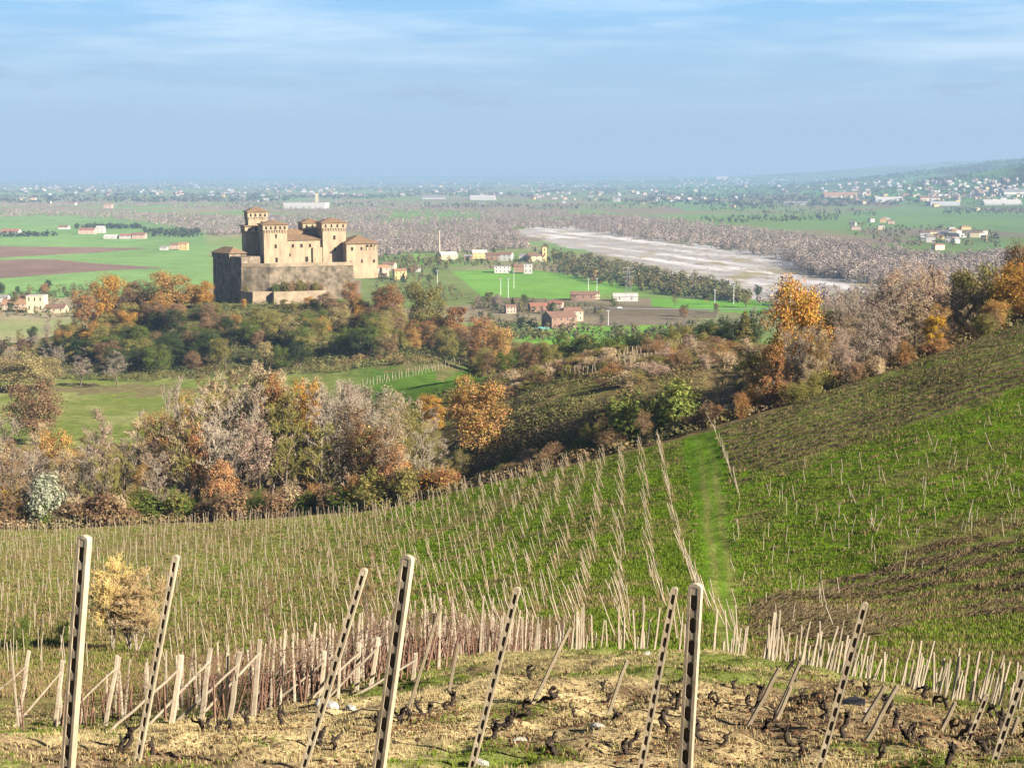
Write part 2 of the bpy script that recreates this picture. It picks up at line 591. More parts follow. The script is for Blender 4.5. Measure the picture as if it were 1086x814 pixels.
# ---- cover of the ground, zone by zone
UU, VV = project(XX, YY, Z)
jit = np.clip(1.0 - (YY - 300) / 2500, 0.12, 1)
un = UU + (fbm(XX / 9, YY / 9, 31) - 0.5) * 26 * jit
vn = VV + (fbm(XX / 9 + 50, YY / 9, 32) - 0.5) * 16 * jit
n_big = fbm(XX / 25, YY / 25, 41)
n_med = fbm(XX / 5, YY / 5, 42)
n_fin = fbm(XX / 1.1, YY / 1.1, 43, 3)
CC = np.zeros(Z.shape + (3,))
ZN = np.zeros(Z.shape, int)
ZNAMES = ['hillside', 'vineyard_ground', 'vineyard_slope', 'path', 'meadow', 'field', 'river', 'plain', 'castle_hill']


def lerp(a, b, f):
    f = np.clip(f, 0, 1)[..., None]
    return np.asarray(a) * (1 - f) + np.asarray(b) * f


STRAW, STRAW2 = (0.50, 0.385, 0.20), (0.38, 0.29, 0.14)
DIRT, DIRT2 = (0.15, 0.105, 0.06), (0.22, 0.155, 0.09)
GREEN, GREEN2 = (0.095, 0.155, 0.008), (0.13, 0.18, 0.03)
OLIVE, BROWN = (0.16, 0.15, 0.045), (0.17, 0.122, 0.062)
brinkY = np.interp(AC, AC, ky[4])[None, :]

# default: olive/brown rough ground
CC[:] = lerp(OLIVE, BROWN, (n_med - 0.35) * 3)
# near knoll: straw, dirt furrows, green patches
near = YY < brinkY + 6
furrow = 0.5 + 0.5 * np.sin((XX * 0.95 - YY * 0.30) * 2 * math.pi / 2.6 + 3 * n_med)
c = lerp(STRAW, STRAW2, (n_med - 0.3) * 2)
c = lerp(c, DIRT, (n_fin + 0.40 * furrow * np.clip((XX + 2) / 6, 0, 1) - 0.70) * 5)
c = lerp(c, DIRT2, (n_med + n_big - 0.98) * 5 + np.clip((XX + 1) / 8, 0, 1) * .5)
c = lerp(c, (0.155, 0.175, 0.045), (fbm(XX / 2.4, YY / 2.4, 44) - 0.56 + np.clip((YY - 20) / 60, 0, .1)) * 5)
c = lerp(c, (0.14, 0.17, 0.03), np.clip((YY - brinkY + 9) / 9, 0, 1) * np.clip(n_med - 0.25, 0, 1) * 1.5)
CC[near] = c[near]; ZN[near] = 1
# far vineyard slope
slope = ~near & (YY < np.interp(AC, AC, ky[8])[None, :] + 1.5)
ZN[slope] = 2
c = lerp(GREEN, OLIVE, (n_med - 0.52) * 3)
leftness = np.clip((420 - UU) / 260, 0, 1)
c = lerp(c, (0.19, 0.165, 0.065), leftness * (0.35 + 0.9 * (n_med - 0.2)))
stripe = 0.5 + 0.5 * np.sin(YY * 2 * math.pi / 3.2 + 4 * n_big)
c = lerp(c, (0.085, 0.095, 0.025), np.clip(stripe * 1.1 + n_fin - 1.10, 0, 1) * 1.3 * np.clip((720 - UU) / 60, 0.15, 1))
c = lerp(c, (0.14, 0.105, 0.05), np.clip((n_big - 0.52) * 5, 0, 1) * 0.6)
c = lerp(c, (0.15, 0.11, 0.055), np.clip((75 - YY) / 20, 0, 1) * np.clip(1.7 - n_med * 2, 0, 1) * 0.7)
BR = lerp(BROWN, (0.10, 0.11, 0.025), (n_fin - 0.42) * 4)
BR = lerp(BR, (0.055, 0.04, 0.022), (n_med - 0.56) * 6)
BR = lerp(BR, (0.12, 0.155, 0.03), np.clip(-np.sin((YY - .35 * XX) * 2 * math.pi / 2.9 + 2.5 * n_med) + .1, 0, 1) * .85)
upper = pip(un, vn, [(752, 455), (775, 520), (830, 495), (960, 455), (1086, 412), (1300, 340), (1300, 150), (850, 380)])
lower = pip(un, vn, [(795, 640), (880, 612), (960, 588), (1086, 545), (1300, 500), (1300, 640), (1086, 648), (960, 662), (880, 690), (800, 700)])
c[upper] = lerp(BR, (0.14, 0.165, 0.035), np.clip((n_med - 0.38) * 2.4, 0, .8))[upper]
c[lower] = BR[lower]
rg = pip(un, vn, [(768, 500), (830, 492), (960, 452), (1086, 408), (1300, 330), (1300, 505), (1086, 550), (960, 590), (880, 615), (790, 645)])
c[rg] = lerp(lerp((0.095, 0.16, 0.008), (0.13, 0.14, 0.03), (n_fin - 0.5) * 3), BROWN, np.clip((np.sin((YY - XX * 0.4) / 3.4) * 0.5 + n_med - 0.75) * 2, 0, 0.6))[rg]
CC[slope] = c[slope]
# grass track
tu = np.interp(VV, [460, 500, 560, 620, 690, 720], [743, 750, 757, 764, 776, 780])
tw = np.interp(VV, [460, 560, 690], [20, 24, 34])
d = (UU + (n_med - 0.5) * 8 - tu) / tw
tr = slope & (np.abs(d) < 1)
ZN[tr] = 3
worn = np.clip(np.exp(-((d + 0.20) / 0.20) ** 2) + np.exp(-((d - 0.40) / 0.20) ** 2), 0, 1)
c = lerp((0.085, 0.16, 0.010), (0.175, 0.18, 0.05), worn * (0.55 + n_fin * 0.6) * np.clip((VV - 455) / 60, 0.35, 1))
CC[tr] = c[tr]
# beyond the ridge
beyond = ~near & ~slope
c = lerp((0.16, 0.115, 0.055), (0.10, 0.075, 0.038), (n_med - 0.4) * 3)
c = lerp(c, (0.11, 0.12, 0.03), (n_big - 0.5) * 4)
sel = beyond & (YY < 900)
CC[sel] = c[sel]; ZN[sel] = 0
MEAD = [((-400, 392), (455, 392), (470, 402), (505, 385), (520, 400), (505, 425), (470, 450), (455, 470), (300, 470), (-400, 475))]
for poly in MEAD:
    s_ = sel & pip(un, vn, poly) & (YY > 300)
    cc = lerp((0.09, 0.108, 0.026), (0.135, 0.14, 0.052), (n_big - 0.4) * 3)
    cc = lerp(cc, (0.055, 0.10, 0.014), np.clip((UU - 360) / 40, 0, 1))
    CC[s_] = cc[s_]; ZN[s_] = 4
dk = sel & pip(un, vn, [(-200, 405), (150, 408), (240, 414), (150, 418), (-200, 414)]) & (YY > 400)
CC[dk] = (0.10, 0.085, 0.04)
vy = sel & pip(un, vn, [(560, 402), (640, 385), (745, 362), (745, 380), (690, 400), (600, 420)]) & (YY > 270)
CC[vy] = lerp((0.13, 0.12, 0.035), (0.18, 0.12, 0.06), (n_med - 0.4) * 3)[vy]
ch = sel & (YY > 560) & (UU > 40) & (UU < 640) & (ZN != 4)
ZN[ch] = 8
CC[ch] = lerp((0.10, 0.09, 0.035), (0.07, 0.075, 0.025), (n_med - 0.4) * 3)[ch]
# the plain
pl = YY >= 900
ZN[pl] = 7
fb = fbm(XX / 260, YY / 420, 51)
c = lerp((0.10, 0.145, 0.04), (0.155, 0.13, 0.08), (fb - 0.45) * 6)
cell = hash2(np.floor(XX / 240 + 3 * vnoise(XX / 900, YY / 900, 52)), np.floor(YY / 330 + 3 * vnoise(XX / 900, YY / 900, 53)), 54)
c = lerp(c, (0.10, 0.165, 0.055), np.where((cell > 0.72) & (YY > 2000), 0.8, 0.0))
c = lerp(c, (0.15, 0.11, 0.085), np.where(cell < 0.25, 0.8, 0.0))
CC[pl] = c[pl]
FIELDS = [  # (polygon in the photograph, colour, name)
    ([(-300, 228), (150, 231), (215, 243), (218, 252), (225, 292), (240, 306), (150, 312), (60, 316), (-300, 318)], (0.10, 0.165, 0.055)),
    ([(-300, 258), (80, 262), (160, 263), (100, 268), (0, 273), (-300, 275)], (0.125, 0.082, 0.066)),
    ([(-300, 277), (60, 275), (100, 279), (175, 284), (110, 287), (0, 295), (-300, 297)], (0.115, 0.075, 0.062)),
    ([(-300, 234), (60, 230), (125, 232), (60, 240), (-300, 240)], (0.10, 0.165, 0.06)),
    ([(440, 268), (470, 288), (545, 284), (600, 290), (660, 300), (690, 306), (600, 316), (520, 319), (470, 318), (445, 300)], (0.095, 0.19, 0.035)),
    ([(385, 284), (470, 280), (520, 322), (380, 330)], (0.10, 0.125, 0.04)),
    ([(505, 314), (575, 316), (640, 322), (760, 327), (760, 337), (640, 336), (560, 332), (505, 328)], (0.105, 0.085, 0.055)),
    ([(690, 316), (800, 318), (830, 324), (800, 333), (690, 325)], (0.09, 0.20, 0.03)),
    ([(600, 345), (700, 344), (745, 352), (690, 362), (600, 372), (540, 372), (560, 355)], (0.10, 0.20, 0.03)),
    ([(640, 335), (740, 336), (740, 344), (620, 346)], (0.13, 0.105, 0.075)),
    ([(895, 228), (960, 218), (1086, 226), (1300, 235), (1300, 252), (1086, 247), (990, 240), (920, 240)], (0.11, 0.18, 0.06)),
    ([(700, 193), (830, 193), (860, 203), (760, 210), (690, 204)], (0.11, 0.175, 0.07)),
    ([(690, 212), (760, 213), (800, 219), (730, 224)], (0.11, 0.175, 0.07)),
    ([(930, 190), (1086, 186), (1300, 185), (1300, 203), (1000, 205), (930, 200)], (0.11, 0.175, 0.065)),
]
for poly, colr in FIELDS:
    s_ = pl & pip(UU, VV, poly)
    CC[s_] = lerp(colr, tuple(x * 0.8 for x in colr), (fbm(XX / 90, YY / 220, 61) - 0.35) * 2)[s_]
    ZN[s_] = 5
RIVER = [(540, 243), (575, 240.5), (610, 241), (655, 247), (700, 251), (745, 259), (790, 264), (828, 270), (846, 281), (880, 289), (935, 294), (940, 306), (860, 312), (800, 318), (755, 312), (722, 303), (704, 295), (680, 285), (660, 275), (632, 268), (604, 263), (580, 256), (556, 250), (535, 246)]
rv = pl & pip(UU + (fbm(XX / 45, YY / 90, 71) - 0.5) * 22, VV + (fbm(XX / 45, YY / 90, 72) - 0.5) * 6 + (fbm(XX / 11, YY / 26, 78) - 0.5) * 5, RIVER)
braid = fbm((XX * 0.8 + YY * 0.25) / 26, (YY * 0.55) / 130, 73)
c = lerp((0.315, 0.295, 0.285), (0.225, 0.205, 0.195), (braid - 0.42) * 7)
c = lerp(c, (0.19, 0.165, 0.125), (fbm(XX / 16, YY / 40, 79) - 0.60) * 8)
c = lerp(c, (0.42, 0.39, 0.39), (0.38 - braid) * 9)
c = lerp(c, (0.20, 0.17, 0.10), (fbm(XX / 22, YY / 60, 74) - 0.60) * 9)
CC[rv] = c[rv]; ZN[rv] = 6
far_h = pl & (YY > 5000) & (Z > 12)
c = lerp((0.07, 0.09, 0.03), (0.09, 0.18, 0.04), np.where(hash2(np.floor(XX / 380 + vnoise(XX / 500, YY / 500, 81)), np.floor(YY / 500), 82) > 0.45, 1, 0))
CC[far_h] = c[far_h]; ZN[far_h & (Z > 25)] = 0

P3 = np.stack([XX, YY, Z], -1).reshape(-1, 3)
CF = np.clip(CC.reshape(-1, 3), 0.004, 0.9)
ii = (np.arange(nr - 1)[:, None] * na + np.arange(na - 1)[None, :]).ravel()
quads = np.stack([ii, ii + 1, ii + na + 1, ii + na], 1)
fz = ZN[:-1, :-1].ravel()
yq = YY[:-1, :-1].ravel()
ZMAT = {0: 'slope_ground', 1: 'near_ground', 2: 'slope_ground', 3: 'slope_ground', 4: 'slope_ground', 5: 'far_ground', 6: 'gravel_bed', 7: 'far_ground', 8: 'slope_ground'}
for z, nm in enumerate(ZNAMES):
    parts = [(fz == z)]
    if z == 0:
        parts = [(fz == 0) & (yq < 3000), (fz == 0) & (yq >= 3000)]
    for pi, sel_ in enumerate(parts):
        if not sel_.any(): continue
        q = quads[sel_]
        used, inv = np.unique(q, return_inverse=True)
        me = mesh_np(nm, P3[used], [inv.reshape(-1, 4)], [M['far_ground'] if pi else M[ZMAT[z]]], smooth=True, attr=CF[used])
        o = link('hills' if pi else nm, me)
        tag(o, kind='structure')

# ------------------------------------------------------------------ haze over the plain
hz, gg, out = new_mat('valley_haze')
pv = gg.n('ShaderNodeVolumePrincipled')
pv.inputs['Color'].default_value = (0.36, 0.53, 0.76, 1)
pv.inputs['Density'].default_value = 0.000095
gg.l(pv.outputs[0], out.inputs['Volume'])
hb = MB()
ztop = float(Z.max()) + 30
hb.box(-44000, 44000, -300, 45500, float(Z.min()) - 1.0, ztop)
tag(link('haze', hb.mesh('haze', hz)), kind='stuff')

# ------------------------------------------------------------------ labels that single out one of many
ORD = ['', 'second ', 'third ', 'fourth ', 'fifth ', 'sixth ', 'seventh ', 'eighth ', 'ninth ', 'tenth ', 'eleventh ', 'twelfth ', 'thirteenth ',
       'fourteenth ', 'fifteenth ', 'sixteenth ', 'seventeenth ', 'eighteenth ', 'nineteenth ', 'twentieth ']


def ordinal_labels(items, marks, group):
    """items: (object, u, phrase). Each is told apart by its order to the left or right of the nearest landmark."""
    seen = {}
    for o, u, ph in sorted(items, key=lambda q: min(abs(q[1] - m[0]) for m in marks)):
        m = min(marks, key=lambda mm: abs(u - mm[0]))
        key = (ph, m[1], u < m[0])
        k = seen[key] = seen.get(key, -1) + 1
        o['label'] = (ORD[min(k, len(ORD) - 1)] + ph + (' left of the ' if u < m[0] else ' right of the ') + m[1])
        o['group'] = group


# ------------------------------------------------------------------ plants: prototypes
def norm(a):
    return a / np.maximum(np.linalg.norm(a, axis=-1, keepdims=True), 1e-9)


def leaf_quads(c, nrm, size, r_, jit_=0.65):
    """irregular leaf-spray quads at centres c facing roughly nrm"""
    n = len(c)
    nrm = norm(nrm + r_.normal(0, jit_, (n, 3)))
    t = norm(np.cross(nrm, r_.normal(0, 1, (n, 3))))
    b = np.cross(nrm, t)
    s = np.asarray(size).reshape(-1, 1) * r_.uniform(0.6, 1.35, (n, 1))
    k = r_.uniform(0.45, 0.9, (n, 1))
    V = np.stack([c - t * s, c - b * s * k + t * s * r_.uniform(-.3, .3, (n, 1)), c + t * s * r_.uniform(.7, 1.1, (n, 1)), c + b * s * k * r_.uniform(.6, 1.1, (n, 1))], 1)
    return V.reshape(-1, 3), np.arange(4 * n).reshape(-1, 4)


def tube_mesh(p0, p1, r0, r1, sides=3):
    p0, p1 = np.asarray(p0, float), np.asarray(p1, float)
    r0, r1 = np.asarray(r0, float)[:, None], np.asarray(r1, float)[:, None]
    n = len(p0)
    d = norm(p1 - p0)
    ref = np.where(np.abs(d[:, 2:3]) > 0.9, np.array([[1., 0, 0]]), np.array([[0, 0, 1.]]))
    t = norm(np.cross(d, ref)); b = np.cross(d, t)
    ring0, ring1 = [], []
    for k in range(sides):
        a = 2 * math.pi * k / sides
        dv = t * math.cos(a) + b * math.sin(a)
        ring0.append(p0 + dv * r0); ring1.append(p1 + dv * r1)
    V = np.stack(ring0 + ring1, 1).reshape(-1, 3)
    base = (np.arange(n) * 2 * sides)[:, None]
    Q = [base + np.array([[k, (k + 1) % sides, sides + (k + 1) % sides, sides + k]]) for k in range(sides)]
    return V, np.concatenate(Q)


class Segs:
    def __init__(s): s.a, s.b, s.r0, s.r1 = [], [], [], []

    def add(s, a, b, r0, r1):
        s.a.append(a); s.b.append(b); s.r0.append(r0); s.r1.append(r1)

    def arrays(s): return np.array(s.a), np.array(s.b), np.array(s.r0), np.array(s.r1)

    def limb(s, a, b, r0, r1, r_, n=4, wob=0.06):
        a, b = np.array(a, float), np.array(b, float)
        L = np.linalg.norm(b - a)
        pts = [a + (b - a) * t + (r_.normal(0, wob * L, 3) if 0 < t < 1 else 0) for t in np.linspace(0, 1, n + 1)]
        for k in range(n):
            s.add(pts[k], pts[k + 1], r0 + (r1 - r0) * k / n, r0 + (r1 - r0) * (k + 1) / n)
        return pts


def proto_leafy(name, seed, W=3.6, zb=2.2, zt=10.0, nl=13, leaves=3600, size=0.21, gap=0.0, lean=0.0, bark='bark', sparse=1.0):
    """10 m tall tree: trunk with limbs, crown of separate leaf sprays gathered on uneven lobes"""
    r_ = np.random.default_rng(seed)
    sg = Segs()
    top = np.array([r_.normal(0, .3), r_.normal(0, .3), zt * 0.8])
    tp = sg.limb((0, 0, -0.5), top, 0.26, 0.05, r_, 6, 0.03)
    lobes = []
    zc = (zb + zt) / 2
    for k in range(nl):
        a = 2.4 * k + r_.uniform(-.6, .6)
        q = (k + 0.5) / nl
        z = zb + (zt - zb) * (0.10 + 0.78 * q) + r_.normal(0, .35)
        env = math.sqrt(max(0.05, 1 - ((z - zc - 0.2) / ((zt - zb) / 2 * 1.08)) ** 2))
        rad = W * env * r_.uniform(0.35, 0.78)
        c = np.array([rad * math.cos(a), rad * math.sin(a), z])
        lr = W * r_.uniform(0.30, 0.52) * (0.75 + 0.35 * env)
        lobes.append((c, lr))
        st = tp[min(5, max(1, int((z - 1.2) / (zt * 0.8) * 6)))]
        sg.limb(st, c, 0.10, 0.02, r_, 3, 0.07)
        for _ in range(5):
            sg.limb(c, c + norm(r_.normal(0, 1, 3) + np.array([0, 0, .4])) * lr * 0.9, 0.03, 0.008, r_, 2, 0.1)
    C, N = [], []
    vol = np.array([l[1] ** 2 for l in lobes]); vol /= vol.sum()
    for (c, lr), w in zip(lobes, vol):
        m = int(leaves * w * sparse)
        dirs = norm(r_.normal(0, 1, (m, 3)) + np.array([0, 0, 0.25]))
        # clumps: leaves crowd around twig tips rather than covering the lobe evenly
        tips = norm(r_.normal(0, 1, (14, 3)) + np.array([0, 0, .2]))
        pick = tips[r_.integers(0, 14, m)]
        dirs = norm(dirs * 0.55 + pick)
        rr = lr * np.clip(r_.normal(0.82, 0.2, (m, 1)), 0.2, 1.25) * np.array([1, 1, 0.85])
        C.append(c + dirs * rr); N.append(dirs + np.array([0, 0, 0.35]))
    V, Q = leaf_quads(np.concatenate(C), np.concatenate(N), np.full(sum(len(x) for x in C), size), r_)
    crown = mesh_np(name + '_crown', V, [Q], [M['leaf']])
    TV, TQ = tube_mesh(*sg.arrays(), sides=6)
    trunk = mesh_np(name + '_trunk', TV, [TQ], [M[bark]], smooth=True)
    return trunk, crown


def proto_bare(name, seed, H=10.0, spread=0.36, up=0.5, n=(9, 7, 6, 5), twig=0.02, leaves=0, bark='bark', stems=1):
    """leafless tree: trunk with main limbs, crown of fine twigs, a few leaves left"""
    r_ = np.random.default_rng(seed)
    sg, tw = Segs(), Segs()
    tips = []

    def grow(p, d, L, r, lev):
        d = d / np.linalg.norm(d)
        q = p + d * L * 0.55
        d2 = norm(d + r_.normal(0, 0.10 + 0.05 * lev, 3) + np.array([0, 0, 0.10 * up]))
        e = q + d2 * L * 0.45
        tgt = sg if lev <= 1 else tw
        tgt.add(p, q, r, r * 0.72); tgt.add(q, e, r * 0.72, r * (0.35 if lev < 3 else 0.5))
        if lev == 4 or (lev == 3 and False):
            tips.append(e); return
        cnt = n[lev]
        for k in range(cnt):
            t = (0.22 if lev == 0 else 0.25) + (0.78 if lev == 0 else 0.75) * (k + r_.uniform(0, .9)) / cnt
            b = p + d * L * t if t < 0.55 else q + d2 * L * (t - 0.55)
            side = norm(np.cross(d, r_.normal(0, 1, 3)))
            if lev == 0:
                a = 2.4 * k + r_.uniform(-.5, .5)
                side = np.array([math.cos(a), math.sin(a), 0])
            nd = norm(side * (0.9 - 0.25 * up) + d * 0.45 + np.array([0, 0, up * 0.6]))
            if lev == 0: nl = H * spread * (1.25 - 0.75 * t) * r_.uniform(.75, 1.1)
            else: nl = L * (0.58 - 0.12 * t) * r_.uniform(.7, 1.15)
            grow(b, nd, nl, max(r * (0.5 - 0.15 * t), twig * (1.0 if lev < 3 else 0.8)), lev + 1)
    for s in range(stems):
        a = r_.uniform(0, 6.28)
        base = np.array([0, 0, -0.4])
        grow(base, np.array([r_.normal(0, .05) + (stems > 1) * .15 * math.cos(a), r_.normal(0, .05) + (stems > 1) * .15 * math.sin(a), 1.0]), H * 0.93, 0.125 / math.sqrt(stems), 0)
    V, Q = tube_mesh(*tw.arrays(), sides=3)
    if leaves:
        T = np.array(tips)
        c = T[r_.integers(0, len(T), leaves)] + r_.normal(0, .12, (leaves, 3))
        LV, LQ = leaf_quads(c, c - np.array([0, 0, H * .5]), np.full(leaves, 0.095), r_)
        crown = mesh_np(name + '_crown', np.concatenate([V, LV]), [Q, LQ + len(V)], [M['twig'], M['leaf']],
                        idx=[0] * len(Q) + [1] * len(LQ))
    else:
        crown = mesh_np(name + '_crown', V, [Q], [M['twig']])
    TV, TQ = tube_mesh(*sg.arrays(), sides=5)
    trunk = mesh_np(name + '_trunk', TV, [TQ], [M[bark]], smooth=True)
    return trunk, crown


def proto_conifer(name, seed, H=10.0, W=2.6):
    r_ = np.random.default_rng(seed)
    sg = Segs()
    sg.limb((0, 0, -.4), (0, 0, H), 0.2, 0.02, r_, 6, 0.005)
    C, N = [], []
    for k in range(46):
        z = 0.8 + (H - 1.0) * (k / 46) ** 0.95
        L = W * (1 - z / H) ** 0.85 * r_.uniform(.7, 1.15) + 0.15
        for a in np.arange(0, 6.28, 6.28 / 7) + r_.uniform(0, 6):
            a += r_.normal(0, .2)
            e = np.array([L * math.cos(a), L * math.sin(a), z - 0.22 * L])
            s = np.array([0, 0, z + 0.1])
            if k % 3 == 0: sg.limb(s, e, 0.035, 0.01, r_, 2, 0.03)
            m = int(3 + 9 * L / W)
            t = r_.uniform(0.2, 1.0, (m, 1))
            C.append(s + (e - s) * t + r_.normal(0, .11, (m, 3)))
            N.append(np.tile([math.cos(a) * .4, math.sin(a) * .4, 1.0], (m, 1)))
    V, Q = leaf_quads(np.concatenate(C), np.concatenate(N), np.full(sum(len(x) for x in C), 0.19), r_)
    TV, TQ = tube_mesh(*sg.arrays(), sides=5)
    return mesh_np(name + '_trunk', TV, [TQ], [M['bark']]), mesh_np(name + '_crown', V, [Q], [M['leaf']])


def proto_shrub(name, seed, leaves=900, size=0.10, stems=26, twiggy=1.0):
    """3 m wide, 2.4 m tall bush: many thin stems and leaves in clumps"""
    r_ = np.random.default_rng(seed)
    tw = Segs(); tips = []
    for k in range(stems):
        a = r_.uniform(0, 6.28); sp = r_.uniform(0.1, 1.0)
        e = np.array([1.4 * sp * math.cos(a), 1.4 * sp * math.sin(a), 2.4 * (1 - 0.55 * sp ** 1.6) * r_.uniform(.6, 1.05)])
        p = tw.limb((e[0] * .15, e[1] * .15, -.3), e, 0.028, 0.012, r_, 3, 0.06)
        for j in range(int(16 * twiggy)):
            b = p[1 + r_.integers(0, 3)] if r_.random() < .8 else p[3]
            q = b + norm(r_.normal(0, 1, 3) + np.array([e[0] * .3, e[1] * .3, .7])) * r_.uniform(.25, .7)
            tw.add(b, q, 0.012, 0.006); tips.append(q)
            for _ in range(3):
                f = q + norm(r_.normal(0, 1, 3) + np.array([0, 0, .5])) * r_.uniform(.1, .3)
                tw.add(b + (q - b) * r_.uniform(.3, 1), f, 0.009, 0.005)
    V, Q = tube_mesh(*tw.arrays(), sides=3)
    T = np.array(tips)
    c = T[r_.integers(0, len(T), leaves)] + r_.normal(0, .12, (leaves, 3))
    LV, LQ = leaf_quads(c, c * np.array([1, 1, .6]) + np.array([0, 0, .6]), np.full(leaves, size), r_)
    return mesh_np(name, np.concatenate([V, LV]), [Q, LQ + len(V)], [M['twig'], M['leaf']], idx=[0] * len(Q) + [1] * len(LQ))


PR = {
    'oak': [proto_leafy('oak', 100 + k, W=3.9, zb=1.3, nl=16, leaves=12000, size=0.122) for k in range(4)],
    'round': [proto_leafy('maple', 120 + k, W=3.2, zb=1.6, nl=12, leaves=9500, size=0.112, sparse=0.85) for k in range(3)],
    'column': [proto_leafy('column', 140 + k, W=2.1, zb=0.9, nl=13, leaves=8500, size=0.115) for k in range(2)],
    'thin': [proto_leafy('thin', 160 + k, W=2.6, zb=2.4, nl=11, leaves=8000, size=0.062, bark='bark_pale') for k in range(3)],
    'bare': [proto_bare('bare', 200 + k, spread=0.27, up=0.85, twig=0.017) for k in range(4)],
    'bare_leaf': [proto_bare('bareleaf', 220 + k, spread=0.29, up=0.8, twig=0.016, leaves=1700) for k in range(4)],
    'poplar': [proto_bare('poplar', 240 + k, spread=0.24, up=1.0, n=(13, 7, 5, 4), twig=0.017, bark='bark_pale') for k in range(3)],
    'bush_bare': [proto_bare('thicket', 260 + k, spread=0.40, up=0.4, n=(8, 7, 6, 5), twig=0.016, leaves=500, stems=2) for k in range(3)],
    'willow': [proto_bare('willow', 270 + k, spread=0.30, up=1.0, n=(9, 8, 7, 6), twig=0.017, stems=3, bark='bark_pale') for k in range(2)],
    'conifer': [proto_conifer('conifer', 280 + k) for k in range(2)],
}
PS = {
    'shrub': [proto_shrub('shrub', 300 + k) for k in range(3)],
    'shrub_bare': [proto_shrub('bareshrub', 310 + k, leaves=250, twiggy=1.5) for k in range(3)],
    'shrub_dense': [proto_shrub('denseshrub', 320 + k, leaves=2200, size=0.11) for k in range(3)],
}
NAME = {'oak': 'broadleaf_tree', 'round': 'broadleaf_tree', 'column': 'columnar_tree', 'thin': 'young_tree', 'bare': 'bare_tree',
        'bare_leaf': 'bare_tree', 'poplar': 'poplar_tree', 'bush_bare': 'thicket_tree', 'willow': 'willow_tree', 'conifer': 'conifer_tree'}
C_ = {'rust': (0.33, 0.185, 0.07), 'gold': (0.42, 0.24, 0.05), 'amber': (0.41, 0.255, 0.08), 'olive': (0.235, 0.21, 0.06), 'green': (0.125, 0.16, 0.035),
      'dark': (0.05, 0.072, 0.024), 'lime': (0.20, 0.23, 0.055), 'brown': (0.235, 0.155, 0.08), 'mauve': (0.33, 0.27, 0.20), 'grey': (0.36, 0.30, 0.215),
      'pale': (0.34, 0.28, 0.12), 'silver': (0.36, 0.37, 0.25), 'orange': (0.52, 0.30, 0.13), 'pink': (0.40, 0.29, 0.205), 'yellow': (0.46, 0.29, 0.035), 'tan': (0.43, 0.33, 0.19), 'straw': (0.62, 0.47, 0.18), 'strawb': (0.52, 0.38, 0.18)}
ntree = 0


def tree(kind, u, Y, vtop, color, wpx=None, label=None, group=None, h=None, X=None, w=None, cat='tree'):
    """stand a tree of a kind where its foot is (column u at distance Y), tall enough to reach row vtop"""
    global ntree
    ntree += 1
    if X is None:
        X = at(u, 400, Y).x
    z = hgt(X, Y)
    if h is None:
        h = at(u, vtop, Y).z - z
    h = max(h, 1.5)
    wm = w if w else (wpx * Y / F if wpx else h * (0.45 if kind == 'thin' else 0.72))
    if kind in PS:
        e = link('shrub', rnd.choice(PS[kind]), None, (X, Y, z), (0, 0, rnd.uniform(0, 6.28)))
        e.scale = (wm / 2.9, wm / 2.9, h / 2.4)
        e.color = (*C_[color], 1)
        tag(e, label, 'shrub', group)
        return e
    e = empty(NAME[kind], (X, Y, z), rnd.uniform(0, 6.28))
    base = {'oak': 7.6, 'round': 6.4, 'column': 4.2, 'thin': 5.2, 'bare': 5.6, 'bare_leaf': 6.0, 'poplar': 4.6, 'bush_bare': 7.6, 'willow': 5.6, 'conifer': 5.0}[kind]
    e.scale = (wm / base, wm / base, h / 10.0)
    t_, c_ = rnd.choice(PR[kind])
    link('trunk', t_, e)
    link('crown', c_, e).color = (*C_[color], 1)
    tag(e, label, cat, group)
    return e

# ------------------------------------------------------------------ trees one by one
def interp(u, pts):
    return float(np.interp(u, [p[0] for p in pts], [p[1] for p in pts]))


def edgeY(u, j=8):
    return float(np.interp((u - U0) / F, AC, ky[j]))


